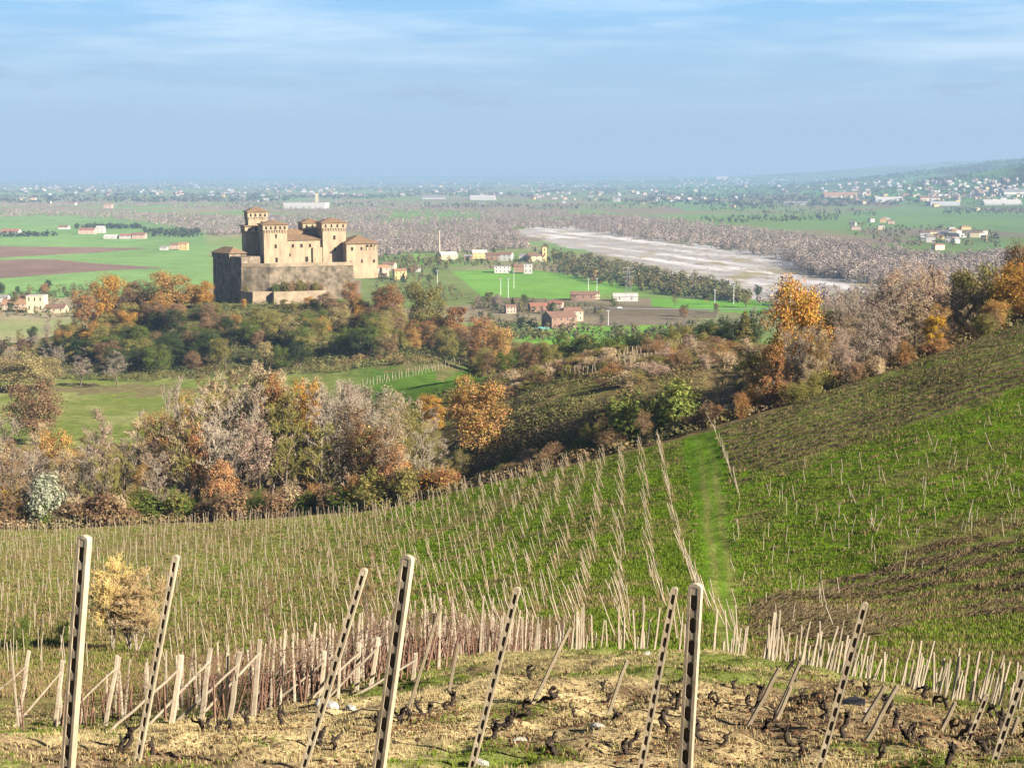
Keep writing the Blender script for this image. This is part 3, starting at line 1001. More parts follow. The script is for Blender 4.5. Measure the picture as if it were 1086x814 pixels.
# trees with a look of their own
G_R, G_W, G_H, G_M, G_S, G_V = ('trees along the upper edge of the hillside', 'trees of the wood behind the vineyard', 'trees on the castle hill',
                                'trees on the meadow', 'bushes on the brown slope', 'trees in the valley')
SPECIAL = [
    # kind, u, Y, vtop, colour, width px, label, group
    ('oak', 843, 212, 294, 'gold', 66, 'golden round-crowned tree standing tallest at the bend of the hillside edge', G_R),
    ('bush_bare', 846, 201, 346, 'mauve', 46, 'leafless thicket directly under the golden round-crowned tree', G_R),
    ('bush_bare', 866, 199, 352, 'tan', 40, 'pale thicket right under the golden round-crowned tree', G_R),
    ('column', 820, 192, 358, 'rust', 30, 'narrow rust-brown tree like a flame at the hillside edge', G_R),
    ('thin', 905, 205, 333, 'tan', 40, 'slim pale tan tree on a bare trunk below the hillside wood', G_R),
    ('round', 872, 222, 322, 'olive', 48, 'yellow-green tree right behind the golden round-crowned tree', G_R),
    ('thin', 868, 200, 362, 'yellow', 26, 'small yellow tree low under the yellow-green tree', G_R),
    ('column', 988, 205, 327, 'yellow', 22, 'thin bright yellow young tree at the foot of the pinkish bare trees', G_R),
    ('oak', 1030, 222, 278, 'olive', 66, 'broad yellow-green tree near the top of the hillside edge', G_R),
    ('oak', 1072, 215, 274, 'gold', 56, 'golden tree at the right end of the hillside wood', G_R),
    ('oak', 1088, 232, 258, 'brown', 60, 'dark brown tree rising behind the golden tree at the right end', G_R),
    ('round', 1052, 208, 318, 'amber', 34, 'low amber tree between the yellow-green and the golden tree on the right', G_R),
    ('bare_leaf', 945, 226, 280, 'pink', 70, 'big pinkish bare tree with a rounded top, left of its twin', G_R),
    ('bare_leaf', 985, 230, 276, 'pink', 66, 'big pinkish bare tree with a rounded top, right of its twin', G_R),
    ('shrub_dense', 668, 208, 424, 'lime', 62, 'bright green willow bush left of the vineyard track end', G_R),
    ('shrub_dense', 716, 206, 408, 'lime', 54, 'yellow-green bush at the upper end of the grass track', G_R),
    ('oak', 507, 285, 398, 'amber', 66, 'golden oak standing alone in the meadow hollow', G_M),
    ('round', 459, 330, 415, 'gold', 28, 'small golden tree left of the golden oak', G_M),
    ('oak', 33, 400, 402, 'brown', 62, 'round brown tree on the left of the meadow', G_M),
    ('oak', 22, 560, 374, 'pale', 62, 'pale yellow tree at the far left meadow edge', G_M),
    ('oak', 50, 575, 378, 'pale', 40, 'smaller pale yellow tree beside the pale tree at the meadow edge', G_M),
    ('bare_leaf', 85, 590, 378, 'mauve', 42, 'grey leafless tree on the meadow, left one of a pair', G_M),
    ('bare_leaf', 124, 585, 373, 'mauve', 40, 'grey leafless tree on the meadow, right one of a pair', G_M),
    ('poplar', 192, 262, 398, 'mauve', 34, 'tall slim pinkish poplar in the wood, tallest of its left half', G_W),
    ('poplar', 178, 266, 408, 'mauve', 30, 'tall slim poplar just left of the tallest pinkish poplar', G_W),
    ('bare', 275, 248, 404, 'grey', 84, 'wide-spreading grey bare tree in the middle of the wood', G_W),
    ('poplar', 236, 300, 396, 'grey', 26, 'bare dead-looking tree standing free at the meadow edge', G_W),
    ('round', 291, 262, 388, 'rust', 40, 'rust-red tree at the back of the wood', G_W),
    ('round', 326, 258, 394, 'gold', 38, 'yellow-topped tree at the back of the wood', G_W),
    ('round', 206, 234, 446, 'orange', 34, 'small orange tree among grey poplars', G_W),
    ('round', 232, 228, 484, 'orange', 36, 'low bright orange tree near the front of the wood', G_W),
    ('round', 392, 229, 446, 'orange', 66, 'large orange tree at the right of the wood', G_W),
    ('round', 414, 224, 466, 'orange', 42, 'orange young tree beside the large orange tree', G_W),
    ('shrub_dense', 44, 229, 507, 'silver', 40, 'silvery green bush at the front edge of the wood', G_W),
    ('round', 60, 262, 448, 'amber', 40, 'amber tree with thin leaves at the left of the wood', G_W),
    ('bare_leaf', 105, 245, 436, 'pink', 52, 'pinkish bare tree left of the slim poplars', G_W),
    ('round', 3, 235, 512, 'yellow', 26, 'low yellow tree at the left end of the wood', G_W),
    # castle hill
    ('oak', 186, 735, 288, 'amber', 52, 'biggest amber oak on the hill left of the castle', G_H),
    ('oak', 150, 738, 296, 'brown', 44, 'brown oak left of the biggest amber oak', G_H),
    ('oak', 118, 735, 290, 'gold', 40, 'golden oak on the left shoulder of the castle hill', G_H),
    ('round', 92, 730, 306, 'rust', 32, 'rust tree at the left end of the castle hill', G_H),
    ('oak', 412, 700, 301, 'rust', 36, 'rust-brown round tree right below the castle', G_H),
    ('oak', 452, 705, 299, 'olive', 46, 'broad olive tree right of the rust-brown round tree', G_H),
    ('column', 484, 690, 317, 'rust', 24, 'narrow rust tree right of the broad olive tree', G_H),
    ('round', 374, 722, 296, 'rust', 26, 'rust-red tree in front of the castle wall', G_H),
    ('round', 347, 715, 309, 'brown', 26, 'brown tree in front of the castle bastion', G_H),
    ('round', 512, 640, 332, 'rust', 36, 'rust tree on the lower right flank of the castle hill', G_H),
    ('round', 530, 600, 345, 'amber', 34, 'amber tree lowest on the right flank of the castle hill', G_H),
]
marks = {G_R: [], G_W: [], G_H: [], G_M: []}
for kind, u, Y, vt, colr, wp, lab, grp in SPECIAL:
    tree(kind, u, Y, vt, colr, wp, lab, grp)

todo = {}


def fill(zone, phrase, *a, **k):
    o = tree(*a, **k)
    todo.setdefault(zone, []).append((o, a[1], phrase))
    return o


CN = {'rust': 'rust-brown', 'gold': 'golden', 'amber': 'amber', 'olive': 'olive', 'green': 'green', 'dark': 'dark green', 'lime': 'yellow-green', 'brown': 'brown', 'mauve': 'mauve-grey',
      'grey': 'grey', 'pale': 'pale', 'silver': 'silvery', 'orange': 'orange', 'pink': 'pinkish', 'yellow': 'yellow', 'tan': 'tan'}
KN = {'oak': 'leafy tree', 'round': 'leafy tree', 'column': 'narrow tree', 'thin': 'young tree', 'bare': 'bare tree', 'bare_leaf': 'bare tree', 'poplar': 'tall poplar', 'bush_bare': 'leafless thicket tree',
      'conifer': 'conifer', 'shrub': 'bush', 'shrub_bare': 'leafless bush', 'shrub_dense': 'leafy bush'}


def pick(*opts):
    return rnd.choices([o[0] for o in opts], [o[1] for o in opts])[0]


# wood behind the vineyard, three ranks deep
ENV = [(-60, 446), (0, 442), (60, 456), (120, 446), (165, 432), (180, 398), (215, 404), (270, 396), (310, 397), (360, 404), (420, 410), (455, 430), (480, 474), (540, 478)]
for rank, (dy, step, dv) in enumerate(((62, 19, 0), (40, 18, 10), (20, 19, 26))):
    u = -110 + rank * 6
    while u < 490:
        uu = u + rnd.uniform(-6, 6)
        Y = edgeY(uu) + dy + rnd.uniform(-7, 7)
        wd_ = None
        kind = pick(('bare', 5), ('bare_leaf', 4), ('poplar', 4 if 120 < uu < 320 else 2), ('bush_bare', .7), ('thin', 1.6))
        colr = pick(('mauve', 2), ('grey', 5), ('pink', 1.0), ('brown', 1.6), ('tan', 3), ('olive', 2.2 + rank))
        if kind == 'thin': colr = pick(('tan', 2), ('amber', 1), ('olive', 2))
        fill('wood', CN[colr] + ' ' + KN[kind], kind, uu, Y, interp(uu, ENV) + dv + rnd.uniform(-8, 26), colr)
        u += step * rnd.uniform(.75, 1.3)
for k in range(40):                                      # looser trees at the back of the wood, out on the meadow
    u = rnd.uniform(205, 475)
    Y = rnd.uniform(305, 400)
    kind = pick(('bare_leaf', 4), ('round', 2), ('thin', 1.5), ('poplar', 1.2), ('shrub', 1))
    colr = pick(('mauve', 2), ('tan', 2), ('pink', 1), ('olive', 2), ('brown', 1.5)) if kind in ('bare_leaf', 'poplar') else pick(('olive', 3), ('amber', 1), ('tan', 2), ('brown', 1), ('green', .7))
    vt = interp(u, [(205, 408), (300, 394), (400, 402), (475, 426)]) + rnd.uniform(-2, 20)
    kw = dict(h=rnd.uniform(2, 4), w=rnd.uniform(3, 5)) if kind == 'shrub' else (dict(h=rnd.uniform(6, 11)) if kind in ('round', 'thin') else {})
    fill('wood', CN[colr] + ' ' + KN[kind] + ' far back', kind, u, Y, vt, colr, **kw)
u = -100
while u < 480:                                           # undergrowth at its front
    Y = edgeY(u) + rnd.uniform(8, 16)
    kind = pick(('shrub', 3), ('shrub_bare', 4), ('shrub_dense', 1.4))
    colr = pick(('olive', 3), ('brown', 3), ('rust', 1), ('green', 2), ('tan', 1.2), ('mauve', 1), ('gold', .5))
    vb = project(0, Y, hgt(at(u, 400, Y).x, Y))[1]
    fill('wood', CN[colr] + ' ' + KN[kind], kind, u, Y, 0, colr, h=rnd.uniform(2.5, 5.5), w=rnd.uniform(4, 7), cat='shrub')
    u += rnd.uniform(7, 12)
# hollow between the wood and the brown slope, in the shade
for k in range(44):
    u = rnd.uniform(430, 745)
    Y = edgeY(u) + rnd.uniform(9, 45) + max(0, (560 - u) * 0.15)
    kind = pick(('shrub_bare', 4), ('shrub', 2), ('bush_bare', 1.5))
    colr = pick(('brown', 4), ('olive', 2), ('mauve', 1), ('green', 1), ('tan', 1))
    X = at(u, 400, Y).x
    fill('hollow', CN[colr] + ' ' + KN[kind], kind, u, Y, 0, colr, h=rnd.uniform(1.6, 3.6) * (1.7 if kind == 'bush_bare' else 1), w=rnd.uniform(3, 6))
# bushes over the crest of the brown slope and the tree line beyond it
for k in range(120):
    u = rnd.uniform(530, 800)
    Y = interp(u, [(530, 372), (600, 362), (740, 372), (800, 350)]) - rnd.uniform(0, 70) * (0.4 if u < 640 else 1)
    colr = pick(('brown', 3), ('tan', 2), ('olive', 1.5), ('pink', 1.4), ('rust', .8))
    kind = pick(('shrub_bare', 5), ('shrub', 2), ('bush_bare', 0.6))
    fill('crest', CN[colr] + ' ' + KN[kind], kind, u, Y, 0, colr, h=rnd.uniform(1.6, 3.4) * (1.6 if kind == 'bush_bare' else 1), w=rnd.uniform(3, 7))
for k in range(34):
    u = 500 + k * 9.2 + rnd.uniform(-4, 4)
    Y = interp(u, [(500, 410), (640, 430), (830, 400)]) + rnd.uniform(0, 25)
    vt = interp(u, [(500, 372), (560, 356), (640, 352), (700, 346), (760, 336), (800, 322), (830, 322)]) + rnd.uniform(0, 12)
    dark = u > 610
    kind = pick(('oak', 2), ('conifer', 0.8 if dark else 0), ('round', 2), ('bare_leaf', 1.5 if not dark else .5))
    colr = pick(('dark', 4 if dark else .5), ('olive', 2), ('green', 1.5), ('brown', 1 if not dark else .4), ('gold', .4))
    fill('line', CN[colr] + ' ' + KN[kind], kind, u, Y, vt, colr)
# edge of the right hillside
ENVR = [(735, 420), (770, 385), (800, 362), (830, 350), (870, 335), (905, 302), (950, 280), (1000, 280), (1045, 284), (1100, 268), (1160, 255)]
for rank, (dy, step, dv) in enumerate(((42, 17, 0), (27, 19, 12), (14, 26, 34))):
    u = 745 + rank * 7
    while u < 1165:
        Y = edgeY(u) + dy + rnd.uniform(-5, 5)
        kind = pick(('bare_leaf', 5), ('bush_bare', 4), ('bare', 2.5), ('thin', 1), ('round', .9))
        colr = pick(('pink', 3), ('mauve', 3), ('brown', 3), ('tan', 2))
        if kind in ('thin', 'round'): colr = pick(('olive', 2), ('tan', 1.5), ('amber', 1))
        fill('right', CN[colr] + ' ' + KN[kind], kind, u, Y, interp(u, ENVR) + dv + rnd.uniform(-4, 22), colr)
        u += step * rnd.uniform(.8, 1.3)
u = 740
while u < 1130:
    Y = edgeY(u) + rnd.uniform(3, 12)
    kind = pick(('shrub_bare', 5), ('shrub', 3))
    colr = pick(('brown', 4), ('rust', 2), ('olive', 2.2), ('tan', 1), ('gold', .35))
    fill('right', CN[colr] + ' ' + KN[kind], kind, u, Y, 0, colr, h=rnd.uniform(1.5, 3.4), w=rnd.uniform(2.5, 5))
    u += rnd.uniform(8, 15)
# castle hill
k = 0
while k < 235:
    u = rnd.uniform(58, 575)
    Y = rnd.uniform(618, 752)
    if 222 < u < 405 and Y > 728: continue
    if u < 110 and Y < 640: continue
    k += 1
    z = hgt(at(u, 400, Y).x, Y)
    low = Y < 690
    if u < 260: colr = pick(('amber', 3), ('brown', 2.5), ('olive', 3), ('gold', 2), ('dark', 1.2), ('rust', .6)) if not low else pick(('dark', 5), ('olive', 2.5), ('green', 1.5), ('brown', 1))  # low trees on the left get darker leaf colours for the shaded flank
    elif u < 400: colr = pick(('olive', 5), ('green', 3), ('dark', 1.3), ('gold', 1.2), ('pale', .8), ('brown', .6))
    else: colr = pick(('olive', 5), ('rust', 1), ('amber', 2), ('green', 1), ('brown', 1.4), ('pale', 1.2))
    kind = pick(('oak', 5), ('round', 3), ('bare_leaf', 0.8), ('column', .6), ('conifer', .3))
    if kind == 'conifer': colr = 'dark'
    h = rnd.uniform(8, 14.5)
    if 235 < u < 400 and Y > 685: h = min(h, 5.5 if u < 350 else 8)
    fill('hill', CN[colr] + ' ' + KN[kind], kind, u, Y, 0, colr, h=h, w=h * rnd.uniform(.75, 1.05))
for k in range(46):                                      # scrub at the foot of the hill and along the little vineyard
    u = rnd.uniform(360, 660)
    Y = rnd.uniform(470, 640) if u < 520 else rnd.uniform(470, 700)
    if project(at(u, 400, Y).x, Y, hgt(at(u, 400, Y).x, Y))[1] > 388 and u < 510: continue
    colr = pick(('olive', 4), ('brown', 2), ('green', 2), ('lime', 1), ('amber', 1), ('mauve', 1))
    kind = pick(('round', 2), ('oak', 1), ('shrub', 2), ('shrub_dense', 2), ('bare_leaf', 1))
    h = rnd.uniform(3, 7)
    fill('foot', CN[colr] + ' ' + KN[kind], kind, u, Y, 0, colr, h=h, w=h * rnd.uniform(.8, 1.3))
for k in range(64):                                      # grey trees left of the castle hill
    u = rnd.uniform(-40, 70)
    Y = rnd.uniform(600, 880)
    colr = pick(('mauve', 4), ('grey', 2), ('brown', 2), ('dark', 1), ('olive', 1))
    kind = pick(('bare_leaf', 4), ('oak', 1.5), ('bush_bare', 2))
    h = rnd.uniform(6, 12)
    fill('farleft', CN[colr] + ' ' + KN[kind], kind, u, Y, 0, colr, h=h)
# the valley: by the farmhouse, the village and the near river bank
for k in range(74):
    u, v = rnd.choice([(rnd.uniform(500, 640), rnd.uniform(322, 352)), (rnd.uniform(400, 480), rnd.uniform(276, 300)), (rnd.uniform(640, 830), rnd.uniform(314, 340)),
                       (rnd.uniform(470, 600), rnd.uniform(266, 280)), (rnd.uniform(0, 90), rnd.uniform(308, 334))])
    p = ground(u, v, 800)
    colr = pick(('olive', 3), ('dark', 3), ('brown', 2), ('mauve', 2), ('green', 2), ('rust', .8), ('gold', .6))
    kind = pick(('oak', 3), ('round', 3), ('bare_leaf', 2), ('conifer', 1.3), ('column', .8))
    if kind == 'conifer': colr = 'dark'
    h = rnd.uniform(5, 13)
    fill('valley', CN[colr] + ' ' + KN[kind], kind, u, p.y, 0, colr, h=h, X=p.x)
MK = {
    'wood': ([(44, 'silvery bush at the wood edge'), (130, 'pinkish bare tree in the wood'), (192, 'tallest pinkish poplar'), (232, 'low orange tree in the wood'), (300, 'wide-spreading bare tree'), (392, 'large orange tree in the wood')], G_W),
    'hollow': ([(507, 'golden oak in the hollow'), (590, 'dark shaded hollow'), (668, 'bright green willow bush')], 'bushes in the shaded hollow'),
    'crest': ([(600, 'vine rows on the brown slope'), (690, 'top of the brown slope'), (780, 'near end of the tree line beyond')], G_S),
    'line': ([(560, 'farmhouse below the hill'), (660, 'end of the vine rows'), (760, 'golden round-crowned tree')], 'trees in the line beyond the brown slope'),
    'right': ([(820, 'narrow rust-brown tree'), (905, 'slim pale tan tree'), (988, 'thin bright yellow tree'), (1072, 'golden tree at the right end')], G_R),
    'hill': ([(118, 'golden oak on the castle hill'), (186, 'biggest amber oak'), (300, 'castle bastion'), (412, 'rust-brown round tree below the castle'), (484, 'narrow rust tree')], G_H),
    'foot': ([(430, 'small vineyard below the castle'), (560, 'foot of the castle hill')], 'trees at the foot of the castle hill'),
    'farleft': ([(15, 'pale yellow tree at the meadow'), (60, 'dark side of the castle hill')], 'grey trees left of the castle hill'),
    'valley': ([(40, 'cream block at the hill foot'), (440, 'houses behind the castle'), (540, 'brick farmhouse in the valley'), (700, 'valley road')], G_V),
}
for zone, its in todo.items():
    ordinal_labels(its, *MK[zone])
# golden bush and thin dark trees in the vineyard hollow
p = ground(132, 690, 50)
tree('willow', 0, p.y, 0, 'straw', label='golden yellow leafless willow, left and taller one in the vineyard hollow', h=6.5, X=p.x - 0.8, w=4.6)
tree('willow', 0, p.y - .6, 0, 'strawb', label='lower tan-gold leafless willow beside the golden yellow one', h=5.4, X=p.x + 1.0, w=5.0)
tree('willow', 0, p.y + 0.7, 0, 'tan', label='smallest tan willow behind the golden yellow one in the hollow', h=4.4, X=p.x + .2, w=6.0)
for u, v, h, lab in ((285, 690, 4.6, 'dark bare sapling left of the post rows'), (390, 688, 5.2, 'bare sapling behind the leaning concrete post')):
    p = ground(u, v, 55)
    tree('bare', 0, p.y, 0, 'brown', label=lab, h=h, X=p.x, w=h * .5)
for u, v in ((70, 680), (28, 672), (18, 690)):
    p = ground(u, v, 60)
    o = tree('shrub', 0, p.y, 0, 'green', h=rnd.uniform(.8, 1.3), X=p.x, w=rnd.uniform(1.2, 2.5))
    ordinal_labels([(o, u, 'low green bush in the hollow')], [(60, 'golden willow clump at the ' + ('hollow', 'slope foot', 'row ends')[v % 3])], 'low bushes in the hollow')

# ------------------------------------------------------------------ the castle
CY = 760.0
corg = at(310, 278, CY)
castle = empty('castle', corg, R(21))
tag(castle, 'tan brick castle with square towers and stone bastions on the wooded hill', 'castle')
K = 0.507


def lx(u, d=0.0):
    return (u - 310) * K / 0.98 + 0.21 * d / 0.98


def cpart(name, mb, *mats, parent=None):
    return link(name, mb.mesh(name, *mats), parent or castle)


def win(parent, x, z, w, h, yf, name='window', arch=False):
    """dark opening in a wall whose outer face is at yf: reveal frame and the hole behind it"""
    m = MB()
    n = 6
    pts = [(x - w / 2, z - h / 2), (x + w / 2, z - h / 2)]
    if arch:
        pts += [(x + w / 2 * math.cos(a), z + h / 2 - w / 2 + w / 2 * math.sin(a)) for a in np.linspace(0, math.pi, n)]
    else:
        pts += [(x + w / 2, z + h / 2), (x - w / 2, z + h / 2)]
    f = [(p[0], yf - 0.05, p[1]) for p in pts]
    m.poly(f, 0)
    b = [(p[0], yf + 0.6, p[1]) for p in pts]
    k = len(pts)
    for i in range(k):
        m.poly([f[i], f[(i + 1) % k], b[(i + 1) % k], b[i]], 1)
    m.box(x - w / 2 - .15, x + w / 2 + .15, yf - 0.16, yf - 0.003, z - h / 2 - .35, z - h / 2 - 0.06, 1)
    return cpart(name, m, M['opening'], M['castle_brick'], parent=parent)


def tower(x0, x1, y0, y1, zb, ze, roofh, nwin, holes=(), crown=3.6, out=0.45, arch_zoff=1.5, sides=True):
    m = MB()
    m.box(x0, x1, y0, y1, zb, ze - crown, 0)
    # corbelled crown standing proud of the shaft
    zc = ze - crown
    m.prism([(x0 - out, y0 - out), (x1 + out, y0 - out), (x1 + out, y1 + out), (x0 - out, y1 + out)], zc + 0.7, ze, 0, 0)
    nc = max(4, int((x1 - x0) / 1.3))
    for i in range(nc):
        cx = x0 + (x1 - x0) * (i + .5) / nc
        m.box(cx - .28, cx + .28, y0 - out, y0 - 0.002, zc - .6, zc + .695, 0)
    for i in range(nc):
        cy = y0 + (y1 - y0) * (i + .5) / nc
        m.box(x0 - out, x0 - 0.002, cy - .28, cy + .28, zc - .6, zc + .695, 0)
    t = cpart('tower', m, M['castle_brick'])
    r_ = MB()
    r_.hip(x0 - out, x1 + out, y0 - out, y1 + out, ze + 0.004, roofh, 0.7)
    cpart('roof', r_, M['castle_roof'], parent=t)
    for i in range(nwin):
        wx = x0 + (x1 - x0) * (i + .5) / nwin
        win(t, wx, ze - arch_zoff, 1.05, 1.7, y0 - out, arch=True)
    for (hx, hz, w, h) in holes:
        win(t, hx, hz, w, h, y0)
    return t


# front left tower
x0, x1 = lx(281), lx(305.2)
tower(x0, x1, 0, 12.5, -3, 20.0, 2.6, 5, [((x0 + x1) / 2 + .3, 14.0, 1.0, 2.0), ((x0 + x1) / 2, 8.6, 1.3, 2.0), ((x0 + x1) / 2 + .3, 1.4, 1.4, 2.4)])
# front right tower
d = 1.0
x0, x1 = lx(342.7, d), lx(367.5, d)
tower(x0, x1, d, 13.5, -3, 20.6, 2.9, 4, [((x0 + x1) / 2, 12.8, 1.3, 2.2), ((x0 + x1) / 2 + .2, 6.5, 1.2, 1.8)])
# tall keep behind on the left: wide shaft, narrower top
d = 17
x0, x1 = lx(261.5, d), lx(283, d)
t = tower(x0, x1, d, d + 12, -3, 18.8, 0.9, 3, [], crown=3.2)
xa, xb = lx(264.5, d + 1.2), lx(284.6, d + 1.2)
tower(xa, xb, d + 1.2, d + 11, 18.0, 26.4, 2.8, 4, [((xa + xb) / 2 + 2, 20.6, 1.0, 1.6)], crown=3.4, out=0.35, arch_zoff=1.6)
# back right tower
d = 20
x0, x1 = lx(322.8, d), lx(342, d)
tower(x0, x1, d, d + 11, -3, 20.0, 2.6, 3, [], crown=3.2)
# wing between the front towers
m = MB()
d = 2.6
x0, x1 = lx(305.2, 0) + 0.003, lx(342.7, 1) - 0.003
m.box(x0, x1, d, d + 9, -3, 11.6)
m.box(x0 + 14.2, x1, d - 1.2, d - 0.003, -3, 7.6)
wing = cpart('wing', m, M['castle_brick'])
r_ = MB()
for (za, zb_, ya, yb) in ((11.604, 14.4, d - .8, d + 9),):
    r_.prism([(x0, ya), (x1, ya), (x1, yb), (x0, yb)], za, [za + .3, za + .3, zb_, zb_])
cpart('roof', r_, M['castle_roof'], parent=wing)
for fx in (.18, .42, .66): win(wing, x0 + (x1 - x0) * fx, 8.6, 1.3, 1.9, d)
win(wing, x0 + (x1 - x0) * .10, 3.8, 0.8, 1.5, d)
win(wing, x0 + (x1 - x0) * .56, 1.4, 1.7, 2.9, d, 'doorway', True)
# hall behind the wing
m = MB()
d = 12.5
x0, x1 = lx(290, d), lx(326, d)
m.box(x0, x1, d, d + 9, -3, 14.4)
hall = cpart('hall', m, M['castle_brick'])
r_ = MB(); r_.hip(x0, x1, d, d + 9, 14.404, 2.8, 0.6)
cpart('roof', r_, M['castle_roof'], parent=hall)
# back range joining the rear towers
m = MB()
m.box(lx(283, 24) + .1, lx(323, 24), 24, 32, -3, 12.5)
rg_ = cpart('rear_wing', m, M['castle_brick'])
r_ = MB(); r_.hip(lx(283, 24) + .7, lx(323, 24) - .7, 24, 32, 12.504, 2.6, 0.5)
cpart('roof', r_, M['castle_roof'], parent=rg_)
# palace block projecting on the right, with a loggia
d = -7.5
x0, x1 = lx(367.2, d), lx(400.6, d)
zt = 9.6
xl = lx(386.5, d)
m = MB()
m.box(x0, x1, d, d + 22, -9, zt - 3.6)
m.box(x0, xl, d, d + 22, zt - 3.597, zt)
m.box(xl + .003, x1, d + 2.2, d + 22, zt - 3.597, zt)
pal = cpart('palace_block', m, M['castle_brick'])
lo = MB()
for i in range(4):
    cx = xl + .45 + (x1 - xl - .8) * i / 3
    lo.box(cx - .28, cx + .28, d, d + .6, zt - 3.595, zt - .7)
lo.box(xl + .004, x1, d, d + .62, zt - .697, zt)
cpart('loggia', lo, M['castle_brick'], parent=pal)
r_ = MB(); r_.hip(x0, x1, d, d + 22, zt + .004, 4.2, 0.8)
cpart('roof', r_, M['castle_roof'], parent=pal)
W = x1 - x0
for fx, zz, w, h in ((.18, 6.9, 1.3, 1.9), (.48, 7.0, 1.1, 1.7), (.49, .2, 1.0, 1.7), (.88, .2, 1.2, 1.6), (.14, -.4, 1.2, 1.6)):
    win(pal, x0 + W * fx, zz, w, h, d)
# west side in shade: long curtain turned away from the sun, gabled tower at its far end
A_ = Vector((lx(257.5, -4), -4)); B_ = Vector((lx(228.5, 24), 25))
m = MB()
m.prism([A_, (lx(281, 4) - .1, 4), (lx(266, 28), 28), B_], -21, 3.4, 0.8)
wc = cpart('west_curtain', m, M['castle_stone'])  # darker stone than the brick, to deepen the shade on this side
dv = (B_ - A_).normalized(); nv = Vector((-abs(dv.y), -abs(dv.x)))
L_ = (B_ - A_).length
def wp(t, o): 
    q = A_ + dv * (L_ * t) + nv * o
    return (q.x, q.y)
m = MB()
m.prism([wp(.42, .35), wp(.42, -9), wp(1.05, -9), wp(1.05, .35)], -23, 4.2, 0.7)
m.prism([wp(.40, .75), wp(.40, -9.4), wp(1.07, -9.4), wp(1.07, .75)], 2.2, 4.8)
rt = cpart('west_tower', m, M['castle_stone'])  # dark stone here too, part of the shade is in its colour
r_ = MB()
q = [wp(.37, 1.4), wp(.37, -10), wp(1.10, -10), wp(1.10, 1.4)]
ra, rb = wp(.55, -4.3), wp(.92, -4.3)
z0_, z1_ = 4.85, 8.0
r_.poly([(*q[0], z0_), (*q[3], z0_), (*rb, z1_), (*ra, z1_)])
r_.poly([(*q[1], z0_), (*q[0], z0_), (*ra, z1_)])
r_.poly([(*q[2], z0_), (*q[1], z0_), (*ra, z1_), (*rb, z1_)])
r_.poly([(*q[3], z0_), (*q[2], z0_), (*rb, z1_)])
r_.poly([(*p_, z0_) for p_ in q])
cpart('roof', r_, M['castle_roof'], parent=rt)
# bastion terrace and the lower wall in front
m = MB()
m.prism([(lx(258, -4), -4), (lx(287, -11), -11), (lx(373.5, -12), -12), (lx(373, -7.6), -7.6), (lx(366, -1), -1), (lx(366, 2), 2.0), (lx(281, 2), 2.2), (lx(262, 2), 3)], -19, -0.8, 1.4)
bas = cpart('bastion', m, M['castle_stone'])
m = MB()
plan = [(lx(258, -4), -4), (lx(287, -11), -11), (lx(373.5, -12), -12)]
for (ax, ay), (bx, by) in zip(plan[:-1], plan[1:]):
    dx, dy = bx - ax, by - ay
    L = math.hypot(dx, dy); nx, ny = dy / L, -dx / L
    m.prism([(ax + nx * .25, ay + ny * .25), (bx + nx * .25, by + ny * .25), (bx - nx * .35, by - ny * .35), (ax - nx * .35, ay - ny * .35)], -1.6, 0.25)
cpart('parapet', m, M['castle_stone_pale'], parent=bas)
m = MB()
m.prism([(lx(256, -6.5), -6.5), (lx(269, -14.5), -14.5), (lx(289, -14.2), -14.2), (lx(290.5, -19), -19), (lx(343, -18), -18), (lx(345, -12), -11.5), (lx(262, -3), -3)], -34, -14.2, 0.9)
lw = cpart('lower_wall', m, M['castle_stone_pale'])
its = []
for (u_, d_, h_, c_) in ((262, -9, 2.6, 'olive'), (292, -14.5, 3.6, 'green'), (301, -15, 4.6, 'olive'), (309, -15, 5.2, 'brown'), (317, -15.5, 5.6, 'olive'), (325, -15, 5.0, 'brown'), (333, -14.5, 4.2, 'olive'), (340, -14.5, 3.4, 'brown')):
    w_ = castle.location + Matrix.Rotation(R(21), 3, 'Z') @ Vector((lx(u_, d_), d_, -14.25))
    o = link('shrub', PS['shrub_bare' if c_ == 'brown' else 'shrub_dense'][int(u_) % 3], None, w_, (0, 0, u_))
    o.scale = (h_ / 2.3, 1.1, h_ / 2.4)
    o.color = (*C_[c_], 1); o['category'] = 'shrub'
    its.append((o, u_, CN[c_] + ' bush on the rampart ledge'))
ordinal_labels(its, [(262, 'left corner of the castle bastion'), (315, 'middle of the castle bastion')], 'bushes growing on the castle rampart')


